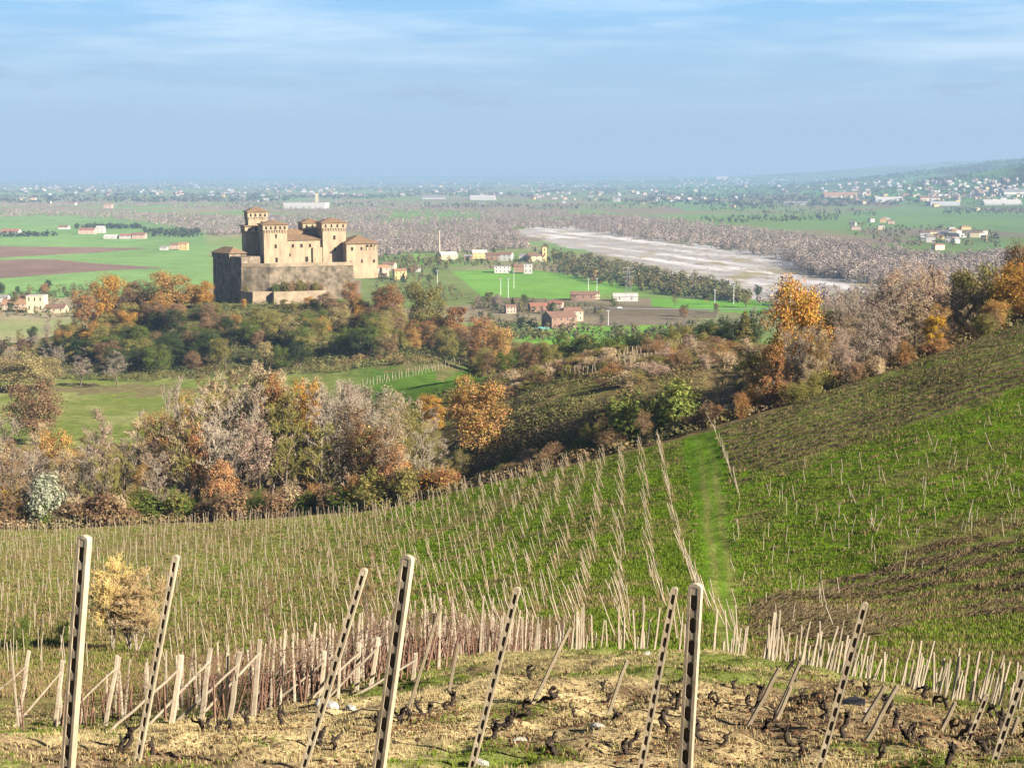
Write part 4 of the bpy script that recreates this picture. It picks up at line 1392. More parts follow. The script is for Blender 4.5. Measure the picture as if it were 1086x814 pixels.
# ------------------------------------------------------------------ buildings
def house(name, u, v, wpx, hpx, wall, roof, label, group=None, depth=0.8, yaw=0.0, rooftype='gable', nw=3, floors=2, pos=None, cat='house', ridge_x=True, parts=True, chimney=False, rh=None):
    p = pos or ground(u, v, 780)
    px = F / math.hypot(p.x, p.y)
    w, h = wpx / px, hpx / px
    d = w * depth
    e = empty(name, p, yaw)
    tag(e, label, cat, group)
    m = MB()
    rh = (min(w, d) * 0.22 if rooftype != 'flat' else 0.25) if rh is None else rh
    hw = h - rh if rooftype != 'flat' else h
    m.box(-w / 2, w / 2, -d / 2, d / 2, -1.5, hw, 0)
    if rooftype == 'gable':
        if ridge_x:
            for s in (-1, 1): m.poly([(s * w / 2, -d / 2, hw), (s * w / 2, d / 2, hw), (s * w / 2, 0, hw + rh)])
        else:
            for s in (-1, 1): m.poly([(-w / 2, s * d / 2, hw), (w / 2, s * d / 2, hw), (0, s * d / 2, hw + rh)])
    wo_ = link('wall', m.mesh('house_wall', M['wall_' + wall]), e)
    r_ = MB()
    o = 0.35
    if rooftype == 'gable':
        if ridge_x:
            for s in (-1, 1):
                pts = [(-w / 2 - o, s * (d / 2 + o), hw - o * rh / (d / 2) + .03), (w / 2 + o, s * (d / 2 + o), hw - o * rh / (d / 2) + .03), (w / 2 + o, 0, hw + rh + .03), (-w / 2 - o, 0, hw + rh + .03)]
                r_.poly(pts if s < 0 else pts[::-1]); r_.poly([(x, y, z + .22) for x, y, z in (pts if s < 0 else pts[::-1])])
                r_.poly([pts[0], pts[1], (pts[1][0], pts[1][1], pts[1][2] + .22), (pts[0][0], pts[0][1], pts[0][2] + .22)])
        else:
            for s in (-1, 1):
                pts = [(s * (w / 2 + o), -d / 2 - o, hw - o * rh / (w / 2) + .03), (s * (w / 2 + o), d / 2 + o, hw - o * rh / (w / 2) + .03), (0, d / 2 + o, hw + rh + .03), (0, -d / 2 - o, hw + rh + .03)]
                r_.poly(pts if s > 0 else pts[::-1]); r_.poly([(x, y, z + .22) for x, y, z in (pts if s > 0 else pts[::-1])])
    elif rooftype == 'hip':
        r_.hip(-w / 2, w / 2, -d / 2, d / 2, hw + .004, rh, 0.35)
    else:
        r_.box(-w / 2 - .2, w / 2 + .2, -d / 2 - .2, d / 2 + .2, hw + .004, hw + .3)
    ro = link('roof', r_.mesh('house_roof', M['roof_' + roof]), e)
    if chimney:
        c = MB(); c.box(w * .18, w * .18 + .8, -.4, .4, hw + rh * .5, hw + rh + 1.2)
        link('chimney', c.mesh('chimney', M['wall_brick']), ro)
    if parts:
        fh = hw / floors
        for f_ in range(floors):
            for i in range(nw):
                cx = -w / 2 + w * (i + .5) / nw
                c = MB(); c.box(cx - .5, cx + .5, -d / 2 - .06, -d / 2 - .003, fh * (f_ + .42), fh * (f_ + .42) + fh * .42)
                fo = link('window', c.mesh('window', M['glass']), e)
                c = MB(); c.box(cx - .65, cx + .65, -d / 2 - .16, -d / 2 - .003, fh * (f_ + .42) - .2, fh * (f_ + .42) - .01)
                link('sill', c.mesh('window_sill', M['wall_grey']), fo)
    return e


GV = 'houses of the valley'
HOUSES = [
    # u, v foot, w, h, wall, roof, label, extra
    (593, 347, 30, 17, 'brick', 'brown', 'large brick farmhouse in the valley right below the castle hill', dict(depth=.8, yaw=.45, chimney=True, nw=4)),
    (606, 340, 20, 14, 'pink', 'brown', 'pinkish wing attached behind the large brick farmhouse', dict(yaw=.45)),
    (573, 330, 24, 9, 'brick', 'red', 'red roofed low house left of the brick farmhouse', dict(yaw=.2, depth=.6)),
    (590, 326, 14, 7, 'pink', 'red', 'small red roofed house behind the brick farmhouse', dict(yaw=-.2)),
    (541, 332, 11, 9, 'pink', 'brown', 'pinkish house among conifers left of the brick farmhouse', dict(yaw=.3)),
    (618, 318, 26, 9, 'brick', 'brown', 'long brown house at the far edge of the green field', dict(depth=.5, floors=1)),
    (632, 317, 8, 8, 'cream', 'brown', 'small cream house at the end of the long brown house', dict()),
    (663, 319, 26, 8, 'white', 'pale', 'pale roofed shed beside the valley road', dict(depth=.5, floors=1, nw=2)),
    (533, 289, 17, 7, 'white', 'grey', 'white flat roofed block on the green field, longer one', dict(rooftype='flat', nw=4)),
    (560, 290, 9, 10, 'white', 'grey', 'white flat roofed block on the green field, narrow one', dict(rooftype='flat', nw=2)),
    (552, 288, 14, 8, 'brick', 'brown', 'dark low house between the two white flat blocks', dict(nw=2)),
    (475, 275, 18, 8, 'cream', 'pale', 'cream house with a pale roof at the left of the village row', dict(yaw=.3)),
    (508, 274, 16, 9, 'yellow', 'pale', 'yellow house with a broad pale roof in the village row', dict(yaw=.2)),
    (522, 276, 14, 8, 'brick', 'brown', 'brown village house right of the yellow one', dict()),
    (536, 276, 15, 9, 'white', 'brown', 'white brown-roofed house in the middle of the village row', dict(yaw=-.2)),
    (568, 277, 18, 9, 'cream', 'brown', 'cream house at the right end of the village row', dict(yaw=.15)),
    (556, 276, 10, 7, 'white', 'grey', 'small white house behind the village conifer', dict()),
    (497, 276, 9, 6, 'brick', 'grey', 'low grey-roofed village house left of the yellow one', dict(nw=2)),
    (404, 293, 15, 12, 'pink', 'orange', 'pink house directly right of the castle', dict(yaw=.3)),
    (424, 296, 13, 11, 'yellow', 'orange', 'yellow house with orange roof right of the castle', dict(yaw=.3)),
    (413, 287, 13, 9, 'cream', 'brown', 'cream house behind the pink and yellow houses', dict(yaw=-.2)),
    (441, 288, 10, 6, 'white', 'brown', 'small white house on the near edge of the green field', dict(nw=2)),
    (40, 331, 17, 17, 'cream', 'pale', 'cream square block at the foot of the hill on the far left', dict(nw=3, floors=2, depth=.9, rooftype='flat')),
    (60, 331, 20, 8, 'cream', 'brown', 'low cream building right of the square block', dict(floors=1)),
    (17, 327, 24, 9, 'pink', 'orange', 'pinkish orange-roofed house left of the square block', dict(yaw=.2)),
    (28, 321, 20, 7, 'brick', 'red', 'red roofed barn behind the square block', dict(floors=1, nw=2)),
    (2, 320, 14, 7, 'white', 'grey', 'white house at the far left edge of the hill foot', dict()),
    (93, 248, 16, 6, 'pink', 'red', 'pink farm building with red roof on the far green field', dict(depth=.6)),
    (107, 247, 8, 7, 'white', 'pale', 'white farmhouse end beside the pink farm building', dict(nw=2)),
    (134, 253, 12, 5, 'white', 'red', 'white barn with red roof between the far fields', dict(nw=2, floors=1)),
    (148, 253, 13, 6, 'pink', 'red', 'pink barn with red roof between the far fields', dict(nw=2)),
    (118, 253, 13, 4, 'white', 'pale', 'long pale greenhouse near the far barns', dict(rooftype='gable', floors=1, nw=2)),
    (195, 265, 9, 8, 'yellow', 'orange', 'yellow house at the near end of the far field hamlet', dict(nw=2)),
    (186, 264, 10, 6, 'pink', 'brown', 'pinkish house in the far field hamlet', dict(nw=2)),
    (174, 265, 8, 4, 'white', 'grey', 'white shed in the far field hamlet', dict(nw=1, floors=1)),
    (12, 248, 17, 5, 'white', 'red', 'white red-roofed farm at the far left of the fields', dict(nw=3, floors=1)),
    (68, 243, 10, 4, 'white', 'brown', 'small white farm left of the pink farm building', dict(nw=2, floors=1)),
    (115, 221, 8, 5, 'pink', 'orange', 'orange hall beyond the far green fields', dict(floors=1, nw=2)),
]
for (u, v, w, h, wa, ro_, lab, ex) in HOUSES:
    house('house', u, v, w, h, wa, ro_, lab, GV, **ex)
# village church tower
p = ground(577, 277, 1500)
px = F / p.y
e = empty('bell_tower', p, .2)
tag(e, 'slender cream bell tower at the right of the village row', 'tower')
m = MB(); w = 2.4 / px * 1.0; H = 15 / px
m.box(-w, w, -w, w, -1, H)
link('shaft', m.mesh('bell_tower_shaft', M['wall_yellow']), e)
m = MB(); m.hip(-w, w, -w, w, H + .004, 2.2, .4)
link('roof', m.mesh('bell_tower_roof', M['roof_brown']), e)
for zz in (.82, .55):
    m = MB(); m.box(-.8, .8, -w - .08, -w - .003, H * zz - 1.2, H * zz + 1.2)
    link('opening', m.mesh('bell_opening', M['opening']), e)
# church tower in the far town
p = ground(336, 216, 2500); px = F / p.y
e = empty('church_tower', p)
tag(e, 'white church tower standing above the far town', 'tower')
m = MB(); w = 1.5 / px; H = 11 / px
m.box(-w, w, -w, w, -2, H)
link('shaft', m.mesh('church_shaft', M['wall_cream']), e)
m = MB(); m.hip(-w, w, -w, w, H + .01, 8, .5)
link('roof', m.mesh('church_roof', M['roof_brown']), e)

# long pale halls and the hillside town on the right
HALLS = [(325, 221, 44, 6, 'white', 'pale', 'long white factory hall behind the castle keep'),
         (310, 219, 14, 4, 'white', 'grey', 'short grey-roofed hall beside the long white factory hall'),
         (512, 212, 26, 5, 'white', 'pale', 'white hall in the middle of the plain'),
         (460, 211, 24, 4, 'white', 'grey', 'white hall left of the middle one on the plain'),
         (940, 214, 25, 5, 'white', 'pale', 'white hall at the left end of the town on the right'),
         (1000, 218, 30, 4, 'grey', 'pale', 'grey hall at the front of the town on the right'),
         (1062, 217, 36, 5, 'white', 'pale', 'long white hall at the right end of the town'),
         (1075, 206, 26, 5, 'white', 'grey', 'grey-roofed hall behind the long white hall on the right'),
         (985, 213, 20, 5, 'cream', 'brown', 'cream hall with a brown roof in the town on the right'),
         (890, 209, 34, 5, 'pink', 'orange', 'orange-roofed complex left of the town on the right'),
         (843, 217, 24, 3.5, 'white', 'grey', 'low white hall among hedges left of the town'),
         (765, 190, 12, 3, 'white', 'pale', 'tiny white hall far out before the hills')]
for (u, v, w, h, wa, ro_, lab) in HALLS:
    house('hall', u, v, w, h, wa, ro_, lab, 'long halls on the plain', depth=.5, yaw=rnd.uniform(-.15, .15), parts=False, cat='building', rooftype=rnd.choice(['flat', 'gable']))
# small houses over the plain, one object each
small = []
clusters = [(60, 201, 75, 7, 30), (160, 204, 60, 6, 22), (255, 206, 60, 6, 24), (340, 204, 50, 8, 26), (470, 202, 60, 7, 22), (560, 208, 60, 8, 20), (660, 206, 70, 9, 22), (720, 212, 60, 8, 18),
            (1010, 209, 85, 9, 84), (905, 207, 45, 6, 26), (1010, 253, 46, 7, 24), (930, 238, 35, 6, 8), (870, 196, 150, 5, 8), (45, 214, 60, 5, 8)]
marksS = [(60, 'far left edge of the plain'), (160, 'far green fields'), (255, 'castle keep'), (336, 'church tower of the far town'), (470, 'white hall left of the middle'), (560, 'village bell tower'), (700, 'head of the gravel river'), (905, 'orange-roofed complex'), (1010, 'grey hall of the right town'), (1075, 'right end of the town')]
for (cu, cv, su, sv, n) in clusters:
    for k in range(n):
        u = rnd.gauss(cu, su * .5); v = rnd.gauss(cv, sv * .5)
        if v < 190.5 or u > 1130 or u < -40: continue
        p = ground(u, v, 1300)
        if p.y > 21000: continue
        wa = rnd.choice(['white', 'white', 'white', 'cream', 'pink', 'yellow', 'white'])
        ro_ = rnd.choice(['brown', 'red', 'orange', 'grey', 'pale'])
        big = 1 + max(0, (p.y - 3500) / 4500)
        w = rnd.uniform(9, 20) * big ** .6; d = w * rnd.uniform(.5, .9); h = rnd.uniform(5, 9) * big ** .45
        m = MB()
        m.box(-w / 2, w / 2, -d / 2, d / 2, -2, h, 0)
        m.hip(-w / 2, w / 2, -d / 2, d / 2, h + .02, d * .2, .4, ridge=w * .6, mi=1)
        o = link('small_house', m.mesh('small_house', M['wall_' + wa], M['roof_' + ro_]), None, p, (0, 0, rnd.uniform(-.6, .6)))
        tag(o, cat='house')
        small.append((o, u, 'distant ' + wa + ' house with ' + ro_ + ' roof'))
ordinal_labels(small, marksS, 'small houses over the plain')
Vh, Qh = [], []
for k in range(620):                                     # towns too far to tell house from house
    u = rnd.uniform(-40, 1130); v = 190.2 + abs(rnd.gauss(0, 7))
    p = ground(u, v, 2500)
    if p.y > 30000 or vnoise(np.array(p.x / 700), np.array(p.y / 1800), 66) < .42: continue
    w = rnd.uniform(8, 26) * (p.y / 6000) ** .5; d = w * .6; h = rnd.uniform(5, 10) * (p.y / 6000) ** .4
    b = len(Vh)
    for zz in (-3, h):
        Vh += [(p.x - w / 2, p.y - d / 2, p.z + zz), (p.x + w / 2, p.y - d / 2, p.z + zz), (p.x + w / 2, p.y + d / 2, p.z + zz), (p.x - w / 2, p.y + d / 2, p.z + zz)]
    Vh += [(p.x - w * .3, p.y, p.z + h * 1.35), (p.x + w * .3, p.y, p.z + h * 1.35)]
    Qh += [[b, b + 1, b + 5, b + 4], [b + 1, b + 2, b + 6, b + 5], [b + 2, b + 3, b + 7, b + 6], [b + 3, b, b + 4, b + 7], [b + 4, b + 5, b + 9, b + 8], [b + 6, b + 7, b + 8, b + 9], [b + 5, b + 6, b + 9, b + 9], [b + 7, b + 4, b + 8, b + 8]]
M['town'] = island_mat('far_town', [(0.55, 0.52, 0.47), (0.48, 0.42, 0.35), (0.36, 0.22, 0.16), (0.60, 0.58, 0.55), (0.40, 0.34, 0.28)])
Qh4 = [q for q in Qh if len(set(q)) == 4]; Qh3 = [q[:3] for q in Qh if len(set(q)) == 3]
tag(link('distant_houses', mesh_np('distant_houses', Vh, [Qh4, Qh3], [M['town']])), kind='stuff')

# ------------------------------------------------------------------ masts, pylons, road
def tubes_obj(name, segs, mat, parent=None, sides=6):
    V, Q = tube_mesh([s[0] for s in segs], [s[1] for s in segs], [s[2] for s in segs], [s[3] for s in segs], sides)
    return link(name, mesh_np(name, V, [Q], [mat]), parent)


masts = []
for (u, v0, v1) in ((464, 306, 287), (531, 313, 296), (539, 316, 296), (545, 306, 288), (624, 308, 296), (633, 310, 296), (645, 345, 330), (778, 322, 303), (758, 322, 308)):
    p = ground(u, v0, 900); top = at(u, v1, p.y).z - p.z
    e = empty('mast', p)
    e['category'] = 'mast'
    tubes_obj('pole', [((0, 0, -1), (0, 0, top), .26, .16)], M['white_paint'], e)
    m = MB(); m.box(-1.3, 1.3, -.3, .3, top + .002, top + .8)
    link('lamp_head', m.mesh('lamp_head', M['metal']), e)
    masts.append((e, u, 'slender white floodlight mast'))
ordinal_labels(masts, [(500, 'bell tower of the village'), (590, 'brick farmhouse'), (700, 'valley road shed')], 'white masts in the valley')


def pylon(u, v0, v1, label):
    p = ground(u, v0, 900); H = at(u, v1, p.y).z - p.z
    e = empty('pylon', p, rnd.uniform(0, 1)); tag(e, label, 'pylon', 'lattice pylons in the valley')
    b = H * .10
    seg = []
    cs = [(-1, -1), (1, -1), (1, 1), (-1, 1)]
    r0 = .09
    lev = 8
    for k in range(lev):
        z0, z1 = H * k / lev, H * (k + 1) / lev
        w0, w1 = b * (1 - .85 * k / lev), b * (1 - .85 * (k + 1) / lev)
        for i in range(4):
            a, c = cs[i], cs[(i + 1) % 4]
            seg.append(((a[0] * w0, a[1] * w0, z0), (a[0] * w1, a[1] * w1, z1), r0, r0))
            seg.append(((a[0] * w0, a[1] * w0, z0), (c[0] * w1, c[1] * w1, z1), r0 * .6, r0 * .6))
    tubes_obj('lattice_body', seg, M['metal'], e, 4)
    arms = [((-H * .16, 0, H * z), (H * .16, 0, H * z), .2, .2) for z in (.72, .84, .95)]
    tubes_obj('cross_arm', arms, M['metal'], e, 4)


pylon(713, 296, 262, 'lattice pylon standing before the gravel river')
pylon(666, 322, 282, 'lattice pylon left of the pale shed')
pylon(824, 296, 262, 'lattice pylon in front of the gravel river bend')
p = ground(466, 275, 1300)
e = empty('chimney_stack', p); tag(e, 'tall thin pinkish chimney stack left of the village row', 'chimney')
H = at(466, 245, p.y).z - p.z
tubes_obj('stack', [((0, 0, -1), (0, 0, H), 1.5, .9)], M['wall_pink'], e, 10)
tubes_obj('rim', [((0, 0, H + .01), (0, 0, H + .9), 1.3, 1.3)], M['wall_grey'], e, 10)
# valley road as a sheet just above the fields
pts = [ground(u, v, 900) for u, v in ((600, 326), (640, 327), (700, 328), (760, 328.5), (830, 327))]
m = MB()
for a, b in zip(pts[:-1], pts[1:]):
    for k in range(6):
        p0, p1 = a.lerp(b, k / 6), a.lerp(b, (k + 1) / 6)
        dv = (p1 - p0).normalized(); n_ = Vector((-dv.y, dv.x, 0)) * 3.4
        m.poly([(p0.x - n_.x, p0.y - n_.y, p0.z + .25), (p1.x - n_.x, p1.y - n_.y, p1.z + .25), (p1.x + n_.x, p1.y + n_.y, p1.z + .25), (p0.x + n_.x, p0.y + n_.y, p0.z + .25)])
tag(link('road', m.mesh('road', M['asphalt'])), kind='structure')
# white car on the road
p = ground(657, 327.5, 900) + Vector((0, 0, .26))
e = empty('parked_car', p, 0.1); tag(e, 'white car on the valley road beside the pale shed', 'car')
m = MB(); m.prism([(-2.1, -.85), (2.1, -.85), (2.1, .85), (-2.1, .85)], .3, .95)
m.prism([(-1.2, -.75), (1.1, -.75), (1.1, .75), (-1.2, .75)], .953, 1.5, .35)
link('body', m.mesh('car_body', M['white_paint']), e)
m = MB(); m.box(-1.1, 1.0, -.95, -.86, 1.0, 1.38)
link('window', m.mesh('car_window', M['glass']), e)
for sx_ in (-1.3, 1.3):
    for sy in (-.8, .8):
        tubes_obj('wheel', [((sx_, sy - .1, .33), (sx_, sy + .1, .33), .33, .33)], M['plastic_black'], e, 10)
# teal shelter by the farmhouse
p = ground(575, 352, 800)
e = empty('shelter', p, .1); tag(e, 'small teal garden shelter in front of the brick farmhouse', 'shelter')
m = MB(); m.hip(-5, 5, -3, 3, 2.4, 1.3, .3)
link('roof', m.mesh('shelter_roof', M['teal']), e)
for sx_ in (-4.6, 4.6):
    for sy in (-2.6, 2.6):
        tubes_obj('leg', [((sx_, sy, -.5), (sx_, sy, 2.399), .12, .12)], M['metal'], e)

# ------------------------------------------------------------------ near concrete posts with slots
def slotted_post(L, w, dp, seed):
    """vineyard post: two rails, rungs between them and a recessed web that makes the row of slots; rounded top"""
    m = MB()
    rail = w * .24
    hw = w / 2
    m.box(-hw, -hw + rail, -dp / 2, dp / 2, 0, L - .03)
    m.box(hw - rail, hw, -dp / 2, dp / 2, 0, L - .03)
    pitch = .175
    z = L - .09
    r_ = random.Random(seed)
    m.box(-hw + rail, hw - rail, -dp / 2 + .003, dp / 2 - .003, z, L - .03)
    while z > .1:
        slot = .125
        z -= pitch
        zt_ = z + pitch - slot
        m.box(-hw + rail, hw - rail, -dp / 2 + .003, dp / 2 - .003, max(0, z), zt_)
        # rounded ends of the slots: corner fillets above and below each rung
        ch = (w - 2 * rail) * .42
        for sg_ in (-1, 1):
            xr = sg_ * (hw - rail)
            for (zz, dz) in ((zt_, ch), (max(0, z), -ch)):
                if zz + dz < 0: continue
                tri = [(xr, zz), (xr - sg_ * ch, zz), (xr, zz + dz)]
                fr = [(x_, -dp / 2 + .004, z_) for x_, z_ in tri]; bk = [(x_, dp / 2 - .004, z_) for x_, z_ in tri]
                m.poly(fr); m.poly(bk[::-1]); m.poly([fr[1], bk[1], bk[2], fr[2]])
    # rounded cap
    n = 6
    ring = [(-hw, L - .03)] + [(-hw * math.cos(a), L - .03 + .03 * math.sin(a)) for a in np.linspace(0.3, math.pi - .3, n)] + [(hw, L - .03)]
    k = len(ring)
    f = [(x, -dp / 2, z_) for x, z_ in ring]; b = [(x, dp / 2, z_) for x, z_ in ring]
    m.poly(f); m.poly(b[::-1])
    for i in range(k - 1):
        m.poly([f[i], b[i], b[i + 1], f[i + 1]])
    me = m.mesh('post_body', M['concrete'])
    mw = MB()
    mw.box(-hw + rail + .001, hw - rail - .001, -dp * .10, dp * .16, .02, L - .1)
    return me, mw.mesh('slot_web', M['concrete_slot_shade'])


def stand(name, ut, vt, ub, vb, Y, Yb=None):
    """empty at the foot of a leaning post seen from (ut,vt) down to (ub,vb); returns it and the length"""
    T = at(ut, vt, Y); B = at(ub, vb, Yb or Y)
    d = (B - T).normalized()
    t = 0.0
    while t < 8:
        q = T + d * t
        if q.z < hgt(q.x, q.y): break
        t += .01
    foot = T + d * (t + .25)
    e = bpy.data.objects.new(name, None); COL.objects.link(e)
    e.location = foot
    e.rotation_mode = 'QUATERNION'
    return e, t + .25, (-d)


NEAR = [
    (90, 567, 72, 814, 10.4, .105, 'thick slotted concrete post nearest the left edge of the vineyard'),
    (187, 588, 146, 805, 16.0, .088, 'slim slotted concrete post leaning right, in front of the golden willow clump'),
    (387, 602, 322, 814, 15.5, .088, 'slim slotted concrete post leaning right, just left of a thick post'),
    (433, 588, 402, 814, 10.6, .100, 'thick slotted concrete post left of the middle, with a chipped rounded top'),
    (549, 622, 500, 814, 16.0, .088, 'slim slotted concrete post leaning right in the middle of the near row'),
    (716, 622, 680, 812, 16.0, .088, 'slim pale slotted concrete post just left of the thick dark one'),
    (738, 618, 727, 814, 10.4, .105, 'thick dark slotted concrete post below the row of posts by the grass track'),
    (918, 638, 869, 814, 16.0, .088, 'slim pale slotted concrete post leaning right, before the brown hillside'),
    (1086, 712, 1052, 814, 17.0, .088, 'slim slotted concrete post cut off at the right edge of the picture'),
    (1047, 736, 1015, 814, 19.0, .080, 'short-looking slim concrete post left of the one at the right edge'),
]
for k, (ut, vt, ub, vb, Y, w, lab) in enumerate(NEAR):
    e, L, ax = stand('concrete_post', ut, vt, ub, vb, Y)
    thick = w > .095
    a, b = slotted_post(L, w * (.98 if thick else .92), w * .5, k)
    yaw = -0.46 if thick else -0.24
    q = Vector((0, 0, 1)).rotation_difference(ax)
    from mathutils import Quaternion
    e.rotation_quaternion = q @ Quaternion((0, 0, 1), yaw)
    tag(e, lab, 'post', 'slotted concrete posts of the near rows')
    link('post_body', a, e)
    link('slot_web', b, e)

OLDP = [(468, 641, 433, 755, 22), (486, 683, 474, 745, 24), (605, 665, 560, 755, 22), (826, 708, 782, 792, 20), (839, 728, 816, 780, 21), (938, 727, 900, 790, 20), (952, 727, 903, 814, 18.5),
        (1013, 744, 984, 804, 20), (849, 701, 814, 778, 22), (665, 700, 640, 770, 21), (1080, 760, 1060, 814, 19)]
its = []


def pole_mesh(L, w, mat, seed, top=0.85, round_=False):
    """slightly crooked sawn or cast post of length L"""
    r_ = random.Random(seed)
    m = MB()
    n = 5
    rings = []
    for i in range(n + 1):
        t = i / n
        k = 1 + (top - 1) * t
        ox, oy = r_.gauss(0, .004) * L, r_.gauss(0, .004) * L
        rings.append([(ox + w / 2 * k * sx_, oy + w / 2 * k * sy, L * t) for sx_, sy in ((-1, -.75), (-.75, -1), (.75, -1), (1, -.75), (1, .75), (.75, 1), (-.75, 1), (-1, .75))])
    for a, b in zip(rings[:-1], rings[1:]):
        for i in range(8): m.poly([a[i], a[(i + 1) % 8], b[(i + 1) % 8], b[i]])
    m.poly(rings[-1])
    return m.mesh('pole', mat)


for k, (ut, vt, ub, vb, Y) in enumerate(OLDP):
    e, L, ax = stand('weathered_stake', ut, vt, ub, vb, Y)
    o = bpy.data.objects.new('weathered_stake', pole_mesh(L, .058, M['post_old'], k)); COL.objects.link(o)
    o.location = e.location; o.rotation_mode = 'QUATERNION'; o.rotation_quaternion = Vector((0, 0, 1)).rotation_difference(ax)
    bpy.data.objects.remove(e)
    o['category'] = 'stake'
    its.append((o, ut, 'thin grey leaning stake'))
ordinal_labels(its, [(433, 'thick post left of the middle'), (549, 'slim post in the middle of the near row'), (738, 'thick dark slotted post'), (918, 'slim pale post before the brown hillside'), (1047, 'short-looking post')], 'thin grey stakes among the near posts')

# ------------------------------------------------------------------ end posts with braces on the left
ENDP = [(30, 690, 20, 769), (125, 695, 111, 769), (192, 695, 182, 766), (222, 688, 214, 762), (254, 691, 244, 762), (276, 678, 268, 759), (300, 695, 297, 749), (324, 688, 319, 734), (344, 690, 340, 742),
        (381, 681, 378, 732), (401, 676, 393, 729), (441, 693, 438, 720), (-40, 700, -48, 775), (66, 700, 58, 770)]
its = []
ends = []
for k, (ut, vt, ub, vb) in enumerate(ENDP):
    p = ground(ub, vb, 22, 60)
    e = empty('end_post', p)
    e['category'] = 'post'
    T = at(ut, vt, p.y - .1) - p
    L = T.length + .3
    o = link('post', pole_mesh(L, .10, M['post'], 50 + k), e)
    o.rotation_mode = 'QUATERNION'; o.rotation_quaternion = Vector((0, 0, 1)).rotation_difference(T.normalized())
    o.location = -T.normalized() * .3
    a = T * .82
    px = p.x - .95 - rnd.uniform(0, .45); py = p.y - .1
    foot = Vector((px, py, hgt(px, py) - .05)) - p
    dv = (a - foot)
    o = link('brace', pole_mesh(dv.length + .05, .05, M['post'], 80 + k), e)
    o.rotation_mode = 'QUATERNION'; o.rotation_quaternion = Vector((0, 0, 1)).rotation_difference(dv.normalized())
    o.location = foot + Vector((0, -.11, 0))
    its.append((e, ub, 'braced pale end post'))
    ends.append((p, ut))
ordinal_labels(its, [(72, 'thick post nearest the left edge'), (150, 'slim post before the golden willow'), (330, 'slim post left of a thick post'), (402, 'thick post left of the middle')], 'end posts of the left vine rows')

# ------------------------------------------------------------------ vine posts: protos, then copies
PP = [pole_mesh(1.0, .052, M['post'], 200 + k, .8) for k in range(5)]
vpos = []     # (X, Y, length, lean x, lean y, row phrase, u)
# left rows running on from the end posts
for i, (p, ut) in enumerate(ends):
    n = 12 if p.y < 40 else 10
    for j in range(1, n + 1):
        Y = p.y + j * 2.5 + rnd.uniform(-.5, .5)
        X = p.x + j * 2.5 * .16 + rnd.uniform(-.12, .12)
        if Y > 68: continue
        vpos.append((X, Y, rnd.uniform(1.35, 1.95), rnd.gauss(.03, .05), rnd.gauss(0, .04), 'left', i))
        if rnd.random() < .3:
            vpos.append((X + rnd.uniform(-.9, .9), Y + rnd.uniform(-1.5, 1.5), rnd.uniform(1.2, 1.9), rnd.gauss(.05, .07), 0, 'left', i))
# posts just over the brink in the middle and on the right
for k in range(44):
    u = rnd.uniform(415, 760) if k < 30 else rnd.choice([rnd.gauss(622, 9), rnd.gauss(680, 6)])
    if 575 < u < 605 or 700 < u < 715: u += 20
    Y = edgeY(u, 4) + rnd.uniform(2, 14)
    vpos.append((at(u, 690, Y).x, Y, rnd.uniform(1.15, 1.75), rnd.gauss(.03, .05), 0, 'brink', u))
for k in range(165):
    u = rnd.uniform(762, 1150)
    Y = edgeY(u, 4) + rnd.uniform(2.5, 14)
    vpos.append((at(u, 700, Y).x, Y, rnd.uniform(1.1, 1.65), rnd.gauss(.15 if u > 840 else .06, .08), rnd.gauss(0, .05), 'brinkr', u))
# young stakes on the right hillside, and the line of posts beside the track
for j in range(15):
    u, v = 757 + (785 - 757) * j / 14, 447 + (522 - 447) * j / 14
    p = ground(u, v + 6, 70)
    vpos.append((p.x, p.y, rnd.uniform(1.9, 2.7), rnd.gauss(-.22, .1), 0, 'trackright', j))
for k in range(120):
    for _ in range(30):
        u, v = rnd.uniform(765, 1090), rnd.uniform(440, 690)
        if pip(np.array(u), np.array(v), [(770, 520), (830, 500), (960, 470), (1086, 425), (1090, 560), (960, 610), (900, 690), (780, 650)]): break
    p = ground(u, v, 60)
    vpos.append((p.x, p.y, rnd.uniform(.8, 1.9), rnd.gauss(-.05, .18), rnd.gauss(0, .1), 'hillright', u))
# rows of the far vineyard slope: row 0 stands along the grass track
NROW = 50
for r_i in range(NROW):
    for j in range(62):
        Y = 58 + j * 2.7 + (r_i * 1.7) % 2.7 + rnd.uniform(-.4, .4)
        X = 9.9 + (Y - 60) * .079 - r_i * 2.5 + (rnd.uniform(-.4, .4) if r_i else rnd.uniform(-.15, .15))
        u = float(project(X, Y, hgt(X, Y))[0])
        if Y > edgeY(u) + 3 or u < -120: continue
        if Y < edgeY(u, 4) + 16 or (u < 460 and Y < 72): continue
        if 100 < u < 175 and Y < 100: continue
        k = min(1, max(0, (X + 30) / 34))
        lean = -.30 * k + .03 * (1 - k) + rnd.gauss(0, .075)
        if rnd.random() < .12: continue
        vpos.append((X, Y, rnd.uniform(1.75, 2.35), lean, rnd.gauss(0, .05), 'slope', r_i))
        if r_i == 0 and rnd.random() < .3:
            vpos.append((X + rnd.uniform(-.3, .3), Y + rnd.uniform(-1.2, 1.2), rnd.uniform(1.7, 2.6), lean + rnd.gauss(0, .1), 0, 'slope', r_i))
vpos.sort(key=lambda q: -q[2] / q[1])
ROWPH = {'left': 'left vine rows', 'brink': 'knoll brink', 'brinkr': 'right side of the knoll brink', 'trackright': 'right side of the grass track', 'hillright': 'right hillside'}
lab_items = {}
rest = []
